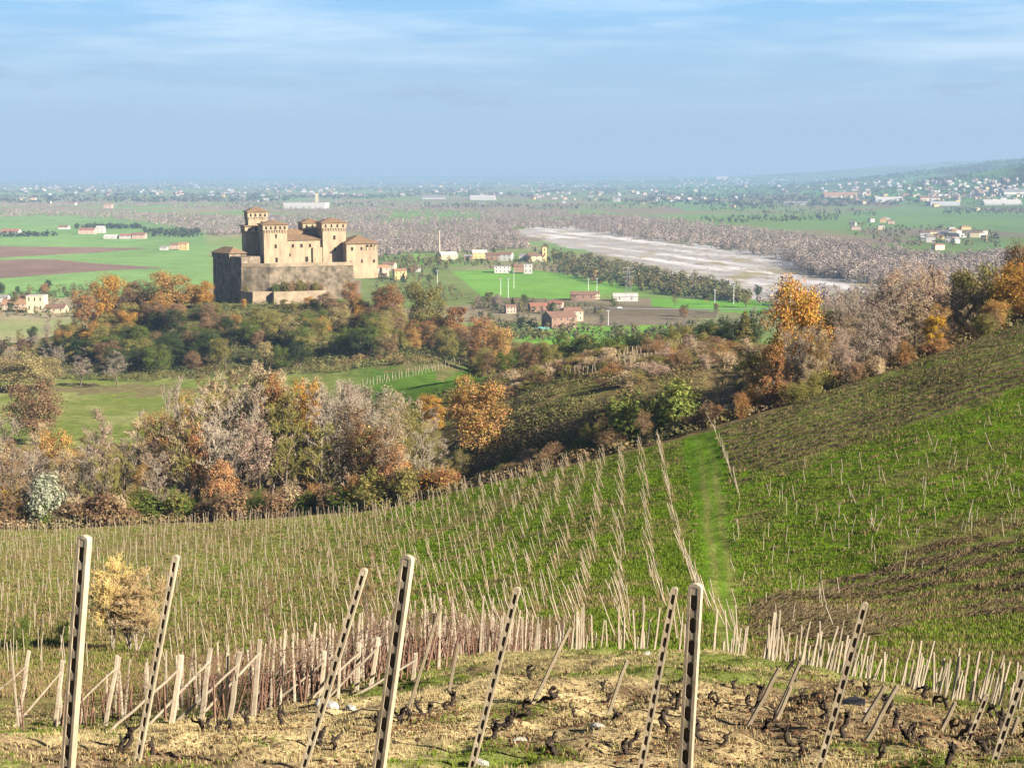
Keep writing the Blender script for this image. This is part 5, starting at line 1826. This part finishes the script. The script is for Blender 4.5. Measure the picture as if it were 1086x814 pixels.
for i, (X, Y, L, lxx, lyy, zone, r_i) in enumerate(vpos):
    z = hgt(X, Y) - .15
    d = Vector((lxx, lyy, 1)).normalized()
    if i < 320:
        o = link('vine_post', PP[i % 5], None, (X, Y, z))
        o.rotation_mode = 'QUATERNION'
        o.rotation_quaternion = Vector((0, 0, 1)).rotation_difference(d)
        o.scale = (rnd.uniform(.85, 1.2), rnd.uniform(.85, 1.2), L)
        o['category'] = 'post'
        u, v = (float(q) for q in project(X, Y, z + 1))
        lean_ = 'leaning left' if lxx < -.08 else ('leaning right' if lxx > .08 else 'upright')
        lab_items.setdefault(zone, []).append((o, u, ('short ' if L < 1.5 else '') + lean_ + ' vine post'))
    else:
        rest.append(((X, Y, z), tuple(Vector((X, Y, z)) + d * L), .032, .026))
ML = {
    'left': [(20, 'leftmost braced end post'), (111, 'end post before golden willow'), (182, 'slim post before golden willow'), (244, 'end post beside golden willow'), (319, 'slim post left of thick one'), (393, 'thick post left of middle')],
    'brink': [(440, 'thick post, along the knoll brink'), (549, 'middle slim post, along the knoll brink'), (622, 'post cluster on the knoll brink'), (716, 'pale slim post, on the knoll brink')],
    'brinkr': [(770, 'grass track foot'), (850, 'dark hollow behind the knoll'), (918, 'slim pale post, on the brink'), (1000, 'grey stakes on the brink'), (1080, 'right edge of the brink')],
    'trackright': [(768, 'top of the grass track')],
    'hillright': [(800, 'grass track on the hillside'), (900, 'green strip on the hillside'), (1000, 'brown strip on the hillside'), (1070, 'right end of the hillside strips')],
    'slope': [(480, 'thick post tip, on the slope'), (600, 'middle of the far vineyard slope'), (680, 'slim pale post tip, on the slope'), (735, 'row of posts by the grass track')],
}
for zone, its in lab_items.items():
    ordinal_labels(its, ML[zone], 'vine posts of the vineyard')
V, Q = tube_mesh([s[0] for s in rest], [s[1] for s in rest], [s[2] for s in rest], [s[3] for s in rest], 4)
tag(link('distant_posts', mesh_np('distant_posts', V, [Q], [M['post']])), kind='stuff')
# short vine rows across the valley: below the castle and on the brown slope
segs = []
for (ua, va, ub, vb, n, ymin) in ((382, 412, 500, 384, 34, 430), (385, 408, 498, 381, 30, 430), (560, 402, 745, 366, 46, 270), (575, 396, 740, 362, 40, 280), (600, 400, 700, 382, 22, 270)):
    for k in range(n):
        t = (k + rnd.uniform(-.2, .2)) / n
        p = ground(ua + (ub - ua) * t, va + (vb - va) * t, ymin)
        segs.append(((p.x, p.y, p.z - .2), (p.x + rnd.gauss(0, .15), p.y, p.z + rnd.uniform(1.8, 2.6)), .11, .09))
V, Q = tube_mesh([s[0] for s in segs], [s[1] for s in segs], [s[2] for s in segs], [s[3] for s in segs], 4)
tag(link('remote_vine_rows', mesh_np('remote_vine_rows', V, [Q], [M['post']])), kind='stuff')

# ------------------------------------------------------------------ pulled-up vine stumps on the knoll
def stump_mesh(seed):
    r_ = np.random.default_rng(seed)
    sg = Segs()
    h = r_.uniform(.32, .55)
    top = np.array([r_.normal(.05, .09), r_.normal(0, .06), h])
    p = sg.limb((0, 0, -.1), top, .062, .048, r_, 5, .09)
    for k in range(r_.integers(2, 4)):
        a = r_.uniform(0, 6.28)
        e = top + np.array([math.cos(a) * r_.uniform(.08, .22), math.sin(a) * r_.uniform(.08, .2), r_.uniform(-.05, .16)])
        q = sg.limb(p[3 + k % 3], e, .045, .022, r_, 3, .1)
        if r_.random() < .6: sg.limb(q[-1], q[-1] + r_.normal(0, .07, 3) + np.array([0, 0, .06]), .022, .008, r_, 2, .1)
    V, Q = tube_mesh(*sg.arrays(), sides=6)
    V = V + r_.normal(0, .006, V.shape)
    return mesh_np('vine_stump', V, [Q], [M['stump']], smooth=False)


SP = [stump_mesh(400 + k) for k in range(8)]
STUMPS = [(127, 798), (135, 792), (215, 775), (224, 772), (232, 777), (247, 774), (262, 770), (298, 768), (303, 760), (398, 775), (408, 772), (425, 768), (436, 764), (446, 760), (455, 757), (472, 752), (480, 748),
          (520, 785), (527, 778), (534, 774), (542, 768), (548, 762), (556, 752), (561, 716), (563, 722), (638, 734), (642, 745), (650, 762), (662, 800), (668, 792), (700, 735), (713, 745), (720, 752), (745, 785),
          (765, 790), (780, 730), (793, 748), (796, 756), (812, 772), (822, 764), (835, 712), (843, 722), (853, 742), (870, 752), (876, 762), (893, 780), (905, 728), (918, 738), (950, 772), (962, 784), (968, 790),
          (980, 792), (962, 728), (971, 732), (979, 740), (990, 748), (1004, 752), (1018, 733), (1028, 738), (1040, 748), (1050, 758), (1022, 784), (1046, 800), (930, 806), (1006, 812), (1080, 782), (610, 760), (590, 800), (700, 770), (706, 778), (752, 742), (759, 750), (806, 742), (842, 790), (850, 798), (886, 742), (940, 748), (946, 756), (1000, 770), (1012, 776), (1062, 772), (1068, 780), (160, 800), (340, 790), (352, 796), (575, 744), (582, 736)]
its = []
for k, (u, v) in enumerate(STUMPS):
    p = ground(u, v, 8, 60)
    o = link('vine_stump', SP[k % 8], None, p, (rnd.gauss(0, .15), rnd.gauss(0.1, .2), rnd.uniform(0, 6.28)))
    s = rnd.uniform(.75, 1.15); o.scale = (s * .62, s * .62, s * .52)
    o['category'] = 'stump'
    its.append((o, u, ('short' if s < .88 else ('stout' if s > 1.05 else 'gnarled')) + ' dark vine stump'))
ordinal_labels(its, [(146, 'slim post before the golden willow'), (322, 'slim post left of a thick post'), (402, 'thick post left of the middle'), (500, 'slim post in the middle'), (560, 'grey stake behind the middle post'), (680, 'slim pale post'), (727, 'thick dark slotted post'), (782, 'grey stake right of the dark post'), (869, 'slim pale post before the brown hillside'), (984, 'grey stake near the right edge'), (1052, 'post at the right edge')], 'dark vine stumps on the knoll')
# scraps: black sheet, pale stones
p = ground(906, 747, 10)
m = MB()
pts = [(-.22, -.08, .03), (-.06, -.13, .06), (.14, -.09, .03), (.19, .06, .07), (.03, .11, .11), (-.19, .08, .06)]
m.poly(pts); m.poly([(x * 1.05, y * 1.05, -.03) for x, y, z in pts][::-1])
for i in range(6):
    a, b = pts[i], pts[(i + 1) % 6]
    m.poly([(a[0] * 1.05, a[1] * 1.05, -.03), (b[0] * 1.05, b[1] * 1.05, -.03), b, a])
tag(link('plastic_sheet', m.mesh('plastic_sheet', M['plastic_black']), None, p), 'crumpled black plastic sheet lying between stumps on the knoll', 'sheet')
its = []
for (u, v, s) in ((350, 750, .35), (340, 746, .25), (372, 752, .22), (552, 786, .18), (508, 810, .2), (634, 770, .15), (920, 754, .14), (868, 704, .4), (686, 694, .2)):
    s *= .7
    p = ground(u, v, 8, 60)
    r_ = np.random.default_rng(int(u))
    th = np.linspace(0, 2 * math.pi, 9)[:-1]
    V_ = []
    for zz, rr_ in ((-.05, 1), (.12, .95), (.22, .5)):
        V_ += [(s * rr_ * math.cos(t) * r_.uniform(.8, 1.2), s * .6 * rr_ * math.sin(t) * r_.uniform(.8, 1.2), s * zz * 2) for t in th]
    Qs = [[k * 8 + i, k * 8 + (i + 1) % 8, k * 8 + 8 + (i + 1) % 8, k * 8 + 8 + i] for k in range(2) for i in range(8)]
    me = bpy.data.meshes.new('pale_stone'); me.from_pydata(V_, [], Qs + [list(range(16, 24))]); me.materials.append(M['stone_white'])
    o = link('stone', me, None, p, (0, 0, r_.uniform(0, 3)))
    o['category'] = 'stone'; its.append((o, u, 'pale flat stone'))
ordinal_labels(its, [(330, 'slim post left of a thick post'), (500, 'slim post in the middle'), (680, 'slim pale post'), (900, 'black plastic sheet')], 'pale stones on the knoll')

# ------------------------------------------------------------------ stuff: grass, dry weeds, canes, undergrowth
def scatter_blades(name, X, Y, h, w, mat, blades=5, seed=1, spread=.12, droop=.5):
    """tufts of tapering bent blades"""
    r_ = np.random.default_rng(seed)
    n = len(X)
    X = np.repeat(X, blades); Y = np.repeat(Y, blades); h = np.repeat(h, blades); w = np.repeat(w, blades)
    N = len(X)
    z = height(X, Y)
    a = r_.uniform(0, 6.28, N)
    bx, by = X + r_.normal(0, spread, N) * h * 2, Y + r_.normal(0, spread, N) * h * 2
    z = height(bx, by) - .02
    L = h * r_.uniform(.5, 1.2, N)
    dx, dy = np.cos(a), np.sin(a)
    b = r_.uniform(.15, 1.0, N) * droop
    px, py = -dy * w * .5, dx * w * .5
    P = []
    P.append(np.stack([bx - px, by - py, z], 1)); P.append(np.stack([bx + px, by + py, z], 1))
    mx, my, mz = bx + dx * L * b * .4, by + dy * L * b * .4, z + L * .62
    P.append(np.stack([mx + px * .7, my + py * .7, mz], 1)); P.append(np.stack([mx - px * .7, my - py * .7, mz], 1))
    tx, ty, tz = bx + dx * L * b, by + dy * L * b, z + L * (1 - .35 * b)
    P.append(np.stack([tx, ty, tz], 1))
    V = np.stack(P, 1).reshape(-1, 3)
    k = np.arange(N)[:, None] * 5
    me = mesh_np(name, V, [k + np.array([[0, 1, 2, 3]]), k + np.array([[3, 2, 4]])], [mat])
    return tag(link(name, me), kind='stuff')


M['straw'] = island_mat('straw_blades', [(0.45, 0.34, 0.165), (0.35, 0.26, 0.12), (0.52, 0.41, 0.22), (0.24, 0.19, 0.08), (0.40, 0.31, 0.14)])
M['grass'] = island_mat('green_blades', [(0.105, 0.165, 0.010), (0.15, 0.21, 0.02), (0.07, 0.115, 0.008), (0.20, 0.23, 0.045), (0.115, 0.175, 0.012)])
M['weeds'] = island_mat('brown_weeds', [(0.19, 0.13, 0.062), (0.27, 0.195, 0.09), (0.12, 0.085, 0.045), (0.33, 0.24, 0.12), (0.16, 0.145, 0.045)])
M['canes'] = island_mat('vine_canes', [(0.22, 0.125, 0.085), (0.16, 0.09, 0.065), (0.29, 0.18, 0.125), (0.12, 0.07, 0.05)])
M['soil'] = island_mat('clods', [(0.10, 0.068, 0.04), (0.15, 0.10, 0.06), (0.075, 0.05, 0.03), (0.19, 0.135, 0.08)])

# near knoll
n = 52000
Y = np.exp(rng.uniform(math.log(8.5), math.log(44), n)); X = rng.uniform(-.46, .46, n) * Y
keep = (fbm(X / 2.4, Y / 2.4, 44) < .64) & (vnoise(X * 1.3, Y * 1.3, 91) > .30) & (fbm(X / 5, Y / 5, 42) + .35 * rng.random(n) < .80 - .10 * np.clip(X / 6, 0, 1))
scatter_blades('dry_grass', X[keep], Y[keep], rng.uniform(.04, .12, keep.sum()), np.full(keep.sum(), .008) * (.6 + Y[keep] / 22), M['straw'], 5, 2, .3, .9)
gsel = ((fbm(X / 2.4, Y / 2.4, 44) > .60 - np.clip((Y - 20) / 100, 0, .07)) | (rng.random(n) < .05)) & (rng.random(n) < .5)
scatter_blades('green_grass', X[gsel] + .1, Y[gsel], rng.uniform(.04, .11, gsel.sum()), np.full(gsel.sum(), .009) * (.6 + Y[gsel] / 22), M['grass'], 5, 3)
# clods and stems in the turned earth
n = 9000
Y = np.exp(rng.uniform(math.log(9), math.log(42), n)); X = rng.uniform(-.45, .45, n) * Y
k_ = (fbm(X / 5, Y / 5, 42) > .44)
X, Y = X[k_], Y[k_]
c = np.stack([X, Y, height(X, Y) + .005], 1)
V, Q = leaf_quads(c, np.tile([0, -.3, 1.], (len(c), 1)), rng.uniform(.02, .07, len(c)), rng)
tag(link('loose_earth', mesh_np('loose_earth', V, [Q], [M['soil']])), kind='stuff')
# far slopes: rough grass and weeds
n = 150000
Y = np.exp(rng.uniform(math.log(50), math.log(225), n)); X = rng.uniform(-.42, .42, n) * Y
u, v = project(X, Y, height(X, Y))
eY = np.interp((u - U0) / F, AC, ky[8]); bY = np.interp((u - U0) / F, AC, ky[4])
ins = (Y < eY) & (Y > bY + 12)
tuu = np.interp(v, [460, 500, 560, 620, 690, 720], [743, 750, 757, 764, 776, 780])
track = np.abs(u - tuu) < 16
inb = pip(u, v, [(752, 455), (775, 520), (830, 495), (960, 455), (1086, 412), (1300, 340), (1300, 150), (850, 380)]) | pip(u, v, [(795, 640), (880, 612), (960, 588), (1086, 545), (1300, 500), (1300, 640), (1086, 648), (960, 662), (880, 690), (800, 700)])
nz = fbm(X / 5, Y / 5, 42)
rowm = np.sin((Y - .35 * X) * 2 * math.pi / 2.9 + 2.5 * nz) + .8 * (rng.random(n) - .5) > -.25
gr = ins & ~track & (~inb | (~rowm & (rng.random(n) < .75))) & ((nz < .60) | (rng.random(n) < .35)) & (rng.random(n) < np.where(u < 400, .5, 1.0))
scatter_blades('green_grass', X[gr], Y[gr], rng.uniform(.10, .32, gr.sum()), .03 * (.5 + Y[gr] / 80), M['grass'], 4, 5, .3)
rowg = (u > 768) & ~inb & (np.sin((Y - .35 * X) * 2 * math.pi / 2.9 + 2.5 * nz) > .62) & (rng.random(n) < .8)
wd = ins & ~track & (rowg | rowm | (u < 700)) & (rowg | (inb & (nz > .38)) | (~inb & (nz > .58) & (rng.random(n) < .5)) | ((u < 420) & (rng.random(n) < .45)))
scatter_blades('dry_weeds', X[wd], Y[wd], rng.uniform(.10, .42, wd.sum()), .03 * (.5 + Y[wd] / 80), M['weeds'], 4, 6, .3)
# fallen leaves and prunings around the stumps
segs = []
for (u, v) in STUMPS + [(u_ + 14, v_ + 6) for u_, v_ in STUMPS[::2]]:
    p = ground(u, v, 8, 60)
    for k in range(70):
        segs.append((p.x + rnd.gauss(.1, .38), p.y + rnd.gauss(-.1, .5)))
sg_ = np.array(segs)
c = np.stack([sg_[:, 0], sg_[:, 1], height(sg_[:, 0], sg_[:, 1]) + .012], 1)
V, Q = leaf_quads(c, np.tile([0, -.2, 1.2], (len(c), 1)), rng.uniform(.015, .045, len(c)), rng)
M['litter'] = island_mat('fallen_leaves', [(0.15, 0.075, 0.04), (0.22, 0.12, 0.06), (0.09, 0.05, 0.03), (0.12, 0.07, 0.045)])
tag(link('fallen_leaves', mesh_np('fallen_leaves', V, [Q], [M['litter']])), kind='stuff')
# dormant canes along the left rows and thin vines between the far posts
segs = Segs()
for (p, ut) in ends:
    for k in range(620):
        t = rnd.uniform(.3, 34)
        x, y = p.x + t * .16 + rnd.gauss(0, .25), p.y + t
        z = hgt(x, y) + rnd.uniform(.1, 1.3)
        L = rnd.uniform(.25, .8)
        segs.add((x, y, z), (x + rnd.gauss(0, .3) * L, y + rnd.gauss(0, .7) * L, z + rnd.uniform(-.1, .7) * L), .007, .004)
        if k % 14 == 0:
            z0 = hgt(x, y)
            segs.add((x, y, z0 - .05), (x + rnd.gauss(0, .1), y + rnd.gauss(0, .1), z0 + .75), .028, .02)
V, Q = tube_mesh(*segs.arrays(), sides=3)
tag(link('vine_canes', mesh_np('vine_canes', V, [Q], [M['canes']])), kind='stuff')
segs = Segs()
for (X_, Y_, L, lxx, lyy, zone, r_i) in vpos:
    if zone != 'slope': continue
    for k in range(4):
        x, y = X_ + rnd.gauss(0, .15), Y_ + rnd.uniform(-1.9, 1.9)
        z = hgt(x, y)
        L2 = rnd.uniform(.5, 1.3)
        segs.add((x, y, z - .05), (x + lxx * L2 + rnd.gauss(0, .1), y + rnd.gauss(0, .2), z + L2), .022, .012)
V, Q = tube_mesh(*segs.arrays(), sides=3)
tag(link('vine_canes', mesh_np('vine_canes', V, [Q], [M['weeds']])), kind='stuff')


def clumps(name, X, Y, hgt_, wid, mat, q=14, size=.32, seed=3, zoff=0.0, up=1.0):
    """masses of low growth or far-off woods: every clump a cloud of leaf-sized faces from the ground up"""
    r_ = np.random.default_rng(seed)
    n = len(X)
    zb = height(X, Y)
    d = norm(r_.normal(0, 1, (n, q, 3)))
    rr_ = r_.uniform(.35, 1, (n, q, 1)) ** .5
    d = d * rr_
    # a lean shape: narrow foot, full crown
    zz = (d[..., 2] * .5 + .5)
    pinch = np.clip(.45 + zz * 1.2, 0, 1)
    cx = X[:, None] + d[..., 0] * wid[:, None] * .5 * pinch
    cy = Y[:, None] + d[..., 1] * wid[:, None] * .5 * pinch
    cz = zb[:, None] + zz * hgt_[:, None] * .97 + .03
    C = np.stack([cx, cy, cz], -1).reshape(-1, 3)
    N_ = (2.2 * d + np.array([0, 0, 1.2])).reshape(-1, 3)
    sz = np.repeat(size * hgt_, q)
    V, Q = leaf_quads(C, N_, sz, r_, 0.5)
    me = mesh_np(name, V, [Q], [mat])
    # one colour per clump, kept as an attribute
    return tag(link(name, me), kind='stuff')


def wood_mat(name, cols):
    m, gg, out = new_mat(name)
    t = gg.n('ShaderNodeTexCoord')
    vor = gg.n('ShaderNodeTexVoronoi', i_Scale=.085)
    gg.l(t.outputs['Object'], vor.inputs['Vector'])
    sp = gg.n('ShaderNodeSeparateColor'); gg.l(vor.outputs['Color'], sp.inputs[0])
    nn = len(cols)
    c = gg.ramp(sp.outputs[0], [(i / max(1, nn - 1), cc) for i, cc in enumerate(cols)])
    geo = gg.n('ShaderNodeNewGeometry')
    hv = gg.n('ShaderNodeHueSaturation')
    gg.l(gg.mapr(geo.outputs['Random Per Island'], 0, 1, .75, 1.25), hv.inputs['Value'])
    big = gg.mapr(gg.noise(t.outputs['Object'], .011, 4, .6), .35, .65, .68, 1.3)
    gg.l(gg.mix(1.0, c, gg.mix(big, (0, 0, 0), (1, 1, 1)), 'MULTIPLY'), hv.inputs['Color'])
    d = gg.n('ShaderNodeBsdfDiffuse'); gg.l(hv.outputs[0], d.inputs[0])
    gg.l(d.outputs[0], out.inputs[0])
    return m


M['wood_bare'] = wood_mat('bare_woodland', [(0.30, 0.235, 0.20), (0.36, 0.28, 0.235), (0.25, 0.20, 0.165), (0.32, 0.245, 0.20), (0.24, 0.205, 0.14)])
M['wood_green'] = wood_mat('mixed_woodland', [(0.095, 0.105, 0.035), (0.06, 0.078, 0.03), (0.16, 0.135, 0.055), (0.12, 0.12, 0.04), (0.20, 0.13, 0.06)])
M['wood_dark'] = wood_mat('hedge_woodland', [(0.035, 0.05, 0.03), (0.05, 0.06, 0.03), (0.06, 0.06, 0.035)])
M['under'] = wood_mat('undergrowth', [(0.17, 0.14, 0.055), (0.13, 0.13, 0.04), (0.20, 0.125, 0.065), (0.09, 0.10, 0.032), (0.23, 0.16, 0.09)])


def in_poly_px(poly, n, seed, ymin=800):
    """n points on the plain inside an outline traced on the photograph"""
    r_ = np.random.default_rng(seed)
    us = [p[0] for p in poly]; vs = [p[1] for p in poly]
    out = []
    while len(out) < n:
        u = r_.uniform(min(us), max(us), 4 * n); v = r_.uniform(min(vs), max(vs), 4 * n)
        k = pip(u, v, poly)
        out += list(zip(u[k], v[k]))
    u, v = np.array(out[:n]).T
    xc = (u - U0) / F; yc = (V0 - v) / F
    dy, dz = CT + yc * ST, yc * CT - ST
    t = -CAMZ / dz
    X, Y = xc * t, dy * t
    return X, Y


def wood(name, poly, n, h, mat, seed, q=16, size=.2, wk=.8):
    X, Y = in_poly_px(poly, n, seed)
    r_ = np.random.default_rng(seed + 500)
    hh = r_.uniform(*h, n)
    return clumps(name, X, Y, hh, hh * r_.uniform(.7, 1.1, n) * wk, M[mat], q, size, seed)


wood('riverside_wood', [(505, 228), (600, 229), (700, 233), (800, 246), (930, 268), (1010, 279), (1060, 272), (1100, 284), (1100, 312), (905, 300), (860, 292), (832, 276), (778, 266), (700, 256), (600, 243), (520, 242)], 3600, (11, 20), 'wood_bare', 1, 110, .055)
wood('riverside_wood', [(380, 240), (450, 232), (545, 234), (540, 244), (560, 256), (560, 264), (500, 268), (430, 270), (395, 276)], 1700, (9, 17), 'wood_bare', 2, 100, .06)
wood('riverside_wood', [(-50, 223), (150, 226), (250, 232), (330, 228), (420, 230), (380, 246), (230, 250), (150, 236), (60, 230), (-50, 232)], 1900, (9, 17), 'wood_bare', 3, 60, .075)
wood('riverside_wood', [(-50, 208), (250, 210), (420, 214), (520, 222), (520, 230), (330, 224), (150, 220), (-50, 219)], 1500, (8, 14), 'wood_bare', 13, 20, .15)
wood('mixed_wood', [(585, 270), (640, 277), (700, 290), (750, 300), (800, 316), (790, 322), (700, 312), (640, 302), (592, 290)], 620, (7, 13), 'wood_green', 4, 40, .11)
wood('mixed_wood', [(398, 296), (455, 292), (500, 318), (400, 322)], 110, (4, 8), 'wood_green', 15, 40, .11)
wood('mixed_wood', [(400, 276), (470, 274), (480, 280), (440, 292), (405, 284)], 90, (6, 12), 'wood_green', 5, 40, .11)
wood('mixed_wood', [(470, 275), (600, 277), (640, 284), (590, 290), (470, 281)], 110, (4, 9), 'wood_green', 6, 40, .11)
wood('mixed_wood', [(800, 318), (860, 308), (940, 306), (1000, 312), (1000, 330), (830, 340)], 260, (6, 11), 'wood_bare', 7, 34, .12)
wood('mixed_wood', [(500, 318), (580, 322), (640, 326), (640, 334), (560, 336), (500, 330)], 120, (3, 7), 'wood_green', 8, 40, .11)
wood('mixed_wood', [(500, 340), (580, 346), (640, 352), (760, 344), (800, 334), (800, 350), (640, 366), (520, 366)], 240, (4, 9), 'wood_green', 18, 40, .11)
wood('mixed_wood', [(0, 306), (90, 302), (140, 308), (110, 336), (0, 340)], 130, (4, 9), 'wood_green', 9, 40, .11)
wood('river_scrub', [(600, 245), (700, 254), (830, 274), (900, 294), (800, 312), (720, 296), (660, 264)], 90, (1.5, 5), 'wood_bare', 19, 26, .14, 1.6)
for k, poly in enumerate([[(735, 217), (830, 219), (930, 224), (930, 230), (820, 227), (735, 223)], [(740, 232), (800, 229), (890, 230), (890, 234), (760, 237)], [(1000, 222), (1086, 222), (1110, 228), (1000, 227)],
                          [(150, 244), (215, 246), (215, 252), (160, 251)], [(80, 240), (150, 240), (150, 243), (80, 243)], [(560, 218), (720, 216), (720, 221), (560, 223)], [(450, 216), (560, 216), (560, 220), (450, 221)],
                          [(-40, 250), (60, 249), (60, 251), (-40, 252)], [(690, 209), (760, 210), (760, 213), (690, 213)], [(240, 216), (420, 215), (420, 220), (240, 222)], [(900, 236), (1060, 246), (1060, 262), (960, 262), (900, 248)], [(870, 211), (1086, 213), (1086, 220), (880, 216)]]):
    wood('hedge_wood', poly, 150, (6, 12), 'wood_dark' if k < 10 else 'wood_green', 30 + k, 14, .2)
# hazy belt of far trees between the towns
X, Y = in_poly_px([(-80, 193.5), (1150, 193.5), (1150, 214), (800, 222), (420, 214), (-80, 216)], 9000, 60)
X2, Y2 = in_poly_px([(-80, 190.2), (1150, 190.2), (1150, 195), (-80, 195)], 3000, 61)
X, Y = np.concatenate([X, X2]), np.concatenate([Y, Y2])
k_ = (fbm(X / 420, Y / 1100, 62) > .49) & (Y < 36000)
X, Y = X[k_], Y[k_]
hh = rng.uniform(7, 13, len(X)) * np.clip(.8 + Y / 14000, 1, 2.2)
clumps('far_trees', X, Y, hh, hh * rng.uniform(1.0, 2.6, len(X)), M['wood_dark'], 9, .3, 62)
def in_poly_ground(poly, n, seed, ymin):
    r_ = random.Random(seed)
    us = [p_[0] for p_ in poly]; vs = [p_[1] for p_ in poly]
    xs, ys = [], []
    while len(xs) < n:
        u, v = r_.uniform(min(us), max(us)), r_.uniform(min(vs), max(vs))
        if pip(np.array(u), np.array(v), poly):
            p_ = ground(u, v, ymin)
            xs.append(p_.x); ys.append(p_.y)
    return np.array(xs), np.array(ys)


for k, (poly, n) in enumerate([([(838, 194), (880, 186), (930, 181), (1000, 176), (1086, 169), (1130, 166), (1130, 175), (1086, 178), (1000, 184), (930, 189), (870, 195)], 520), ([(900, 192), (1000, 189), (1086, 187), (1130, 188), (1086, 190), (960, 195)], 130), ([(740, 192), (850, 193), (850, 198), (740, 199)], 120)]):
    X, Y = in_poly_ground(poly, n, 75 + k, 3000)
    k_ = Y < 16000
    X, Y = X[k_], Y[k_]
    hh = rng.uniform(12, 22, len(X))
    clumps('foothill_wood', X, Y, hh, hh * 1.6, M['wood_dark'], 22, .16, 76 + k)
# woods on the foothills
for (cx, cy, wx, wy, n, sd) in ((3050, 6600, 1000, 1000, 2600, 70), (4600, 10300, 2200, 1500, 2600, 71)):
    X = rng.normal(cx, wx * .7, n); Y = rng.normal(cy, wy * .6, n)
    k_ = (height(X, Y) > 18) & (fbm(X / 420, Y / 420, sd) > .5)
    hh = rng.uniform(9, 15, n)[k_] * (1 if cy < 8000 else 1.6)
    clumps('foothill_wood', X[k_], Y[k_], hh, hh * 1.5, M['wood_dark'], 12, .26, sd)
# undergrowth: castle hill, wood floor, brown slope, hillside edge
def under(poly, ylo, yhi, n, h, seed, mat='under', q=26, size=.13, wk=1.4):
    r_ = np.random.default_rng(seed)
    us = [p_[0] for p_ in poly]
    u = r_.uniform(min(us), max(us), 6 * n); Y = r_.uniform(ylo, yhi, 6 * n)
    xc = (u - U0) / F
    X = xc * Y
    uu, vv = project(X, Y, height(X, Y))
    k_ = pip(uu, vv, poly)
    X, Y = X[k_][:n], Y[k_][:n]
    hh = r_.uniform(*h, len(X))
    return clumps('undergrowth', X, Y, hh, hh * wk * r_.uniform(.7, 1.4, len(X)), M[mat], q, size, seed)


under([(50, 300), (600, 300), (640, 380), (500, 380), (440, 392), (300, 397), (150, 405), (50, 402)], 600, 735, 4600, (1.0, 3.6), 81, 'wood_green', 44, .10)
X = rng.uniform(-.40, -.02, 4000); Y = rng.uniform(222, 305, 4000); X = X * Y
eY = np.interp(X / Y, AC, ky[8])
k_ = (Y > eY + 5) & (Y < eY + 75)
hh = rng.uniform(.6, 2.2, k_.sum())
clumps('undergrowth', X[k_], Y[k_], hh, hh * 1.7, M['under'], 26, .13, 82)
X = rng.uniform(-.08, .40, 9000); Y = rng.uniform(188, 400, 9000); X = X * Y
eY = np.interp(X / Y, AC, ky[8])
k_ = (Y > eY + 4) & (Y < np.where(X / Y > .14, eY + 60, 395)) & ((fbm(X / 14, Y / 14, 83) > .40) | (Y < eY + 14))
hh = rng.uniform(.5, 2.1, k_.sum())
clumps('undergrowth', X[k_], Y[k_], hh, hh * 1.9, M['under'], 26, .13, 84)

n = 26000
Y = np.exp(rng.uniform(math.log(60), math.log(215), n)); X = rng.uniform(.02, .42, n) * Y
row = np.round((Y - .35 * X) / 2.9 + .4 * fbm(X / 12, Y / 12, 92)) * 2.9
Y = row + .35 * X + rng.normal(0, .28, n)
u, v = project(X, Y, height(X, Y))
eY = np.interp((u - U0) / F, AC, ky[8])
k_ = (Y < eY + 1) & (pip(u, v, [(762, 462), (785, 515), (830, 492), (960, 452), (1086, 408), (1300, 340), (1300, 150), (850, 400)]) | pip(u, v, [(800, 640), (880, 614), (960, 588), (1086, 547), (1300, 500), (1300, 640), (1086, 648), (960, 662), (880, 690), (800, 700)])) & (fbm(X / 6, Y / 6, 93) > .42)
X, Y = X[k_], Y[k_]
M['brush'] = wood_mat('pruned_brush', [(0.13, 0.085, 0.05), (0.20, 0.14, 0.08), (0.09, 0.06, 0.036), (0.25, 0.18, 0.10), (0.11, 0.10, 0.04)])
m_ = 7
X = np.repeat(X, m_) + rng.normal(0, .35, len(X) * m_); Y = np.repeat(Y, m_) + rng.normal(0, .22, len(Y) * m_)
z = height(X, Y)
L_ = rng.uniform(.15, .75, len(X)); a_ = rng.normal(0, .8, len(X)); up_ = np.abs(rng.normal(.1, .3, len(X)))
p0 = np.stack([X, Y, z + rng.uniform(.0, .12, len(X))], 1)
p1 = p0 + np.stack([np.cos(a_) * L_, np.sin(a_) * L_, up_ * L_], 1)
V, Q = tube_mesh(p0, p1, np.full(len(X), .026), np.full(len(X), .014), 3)
M['brush_twig'] = island_mat('brush_twigs', [(0.10, 0.07, 0.04), (0.18, 0.125, 0.07), (0.07, 0.05, 0.03), (0.28, 0.21, 0.12), (0.12, 0.11, 0.04)])
tag(link('pruned_brush', mesh_np('pruned_brush', V, [Q], [M['brush_twig']])), kind='stuff')
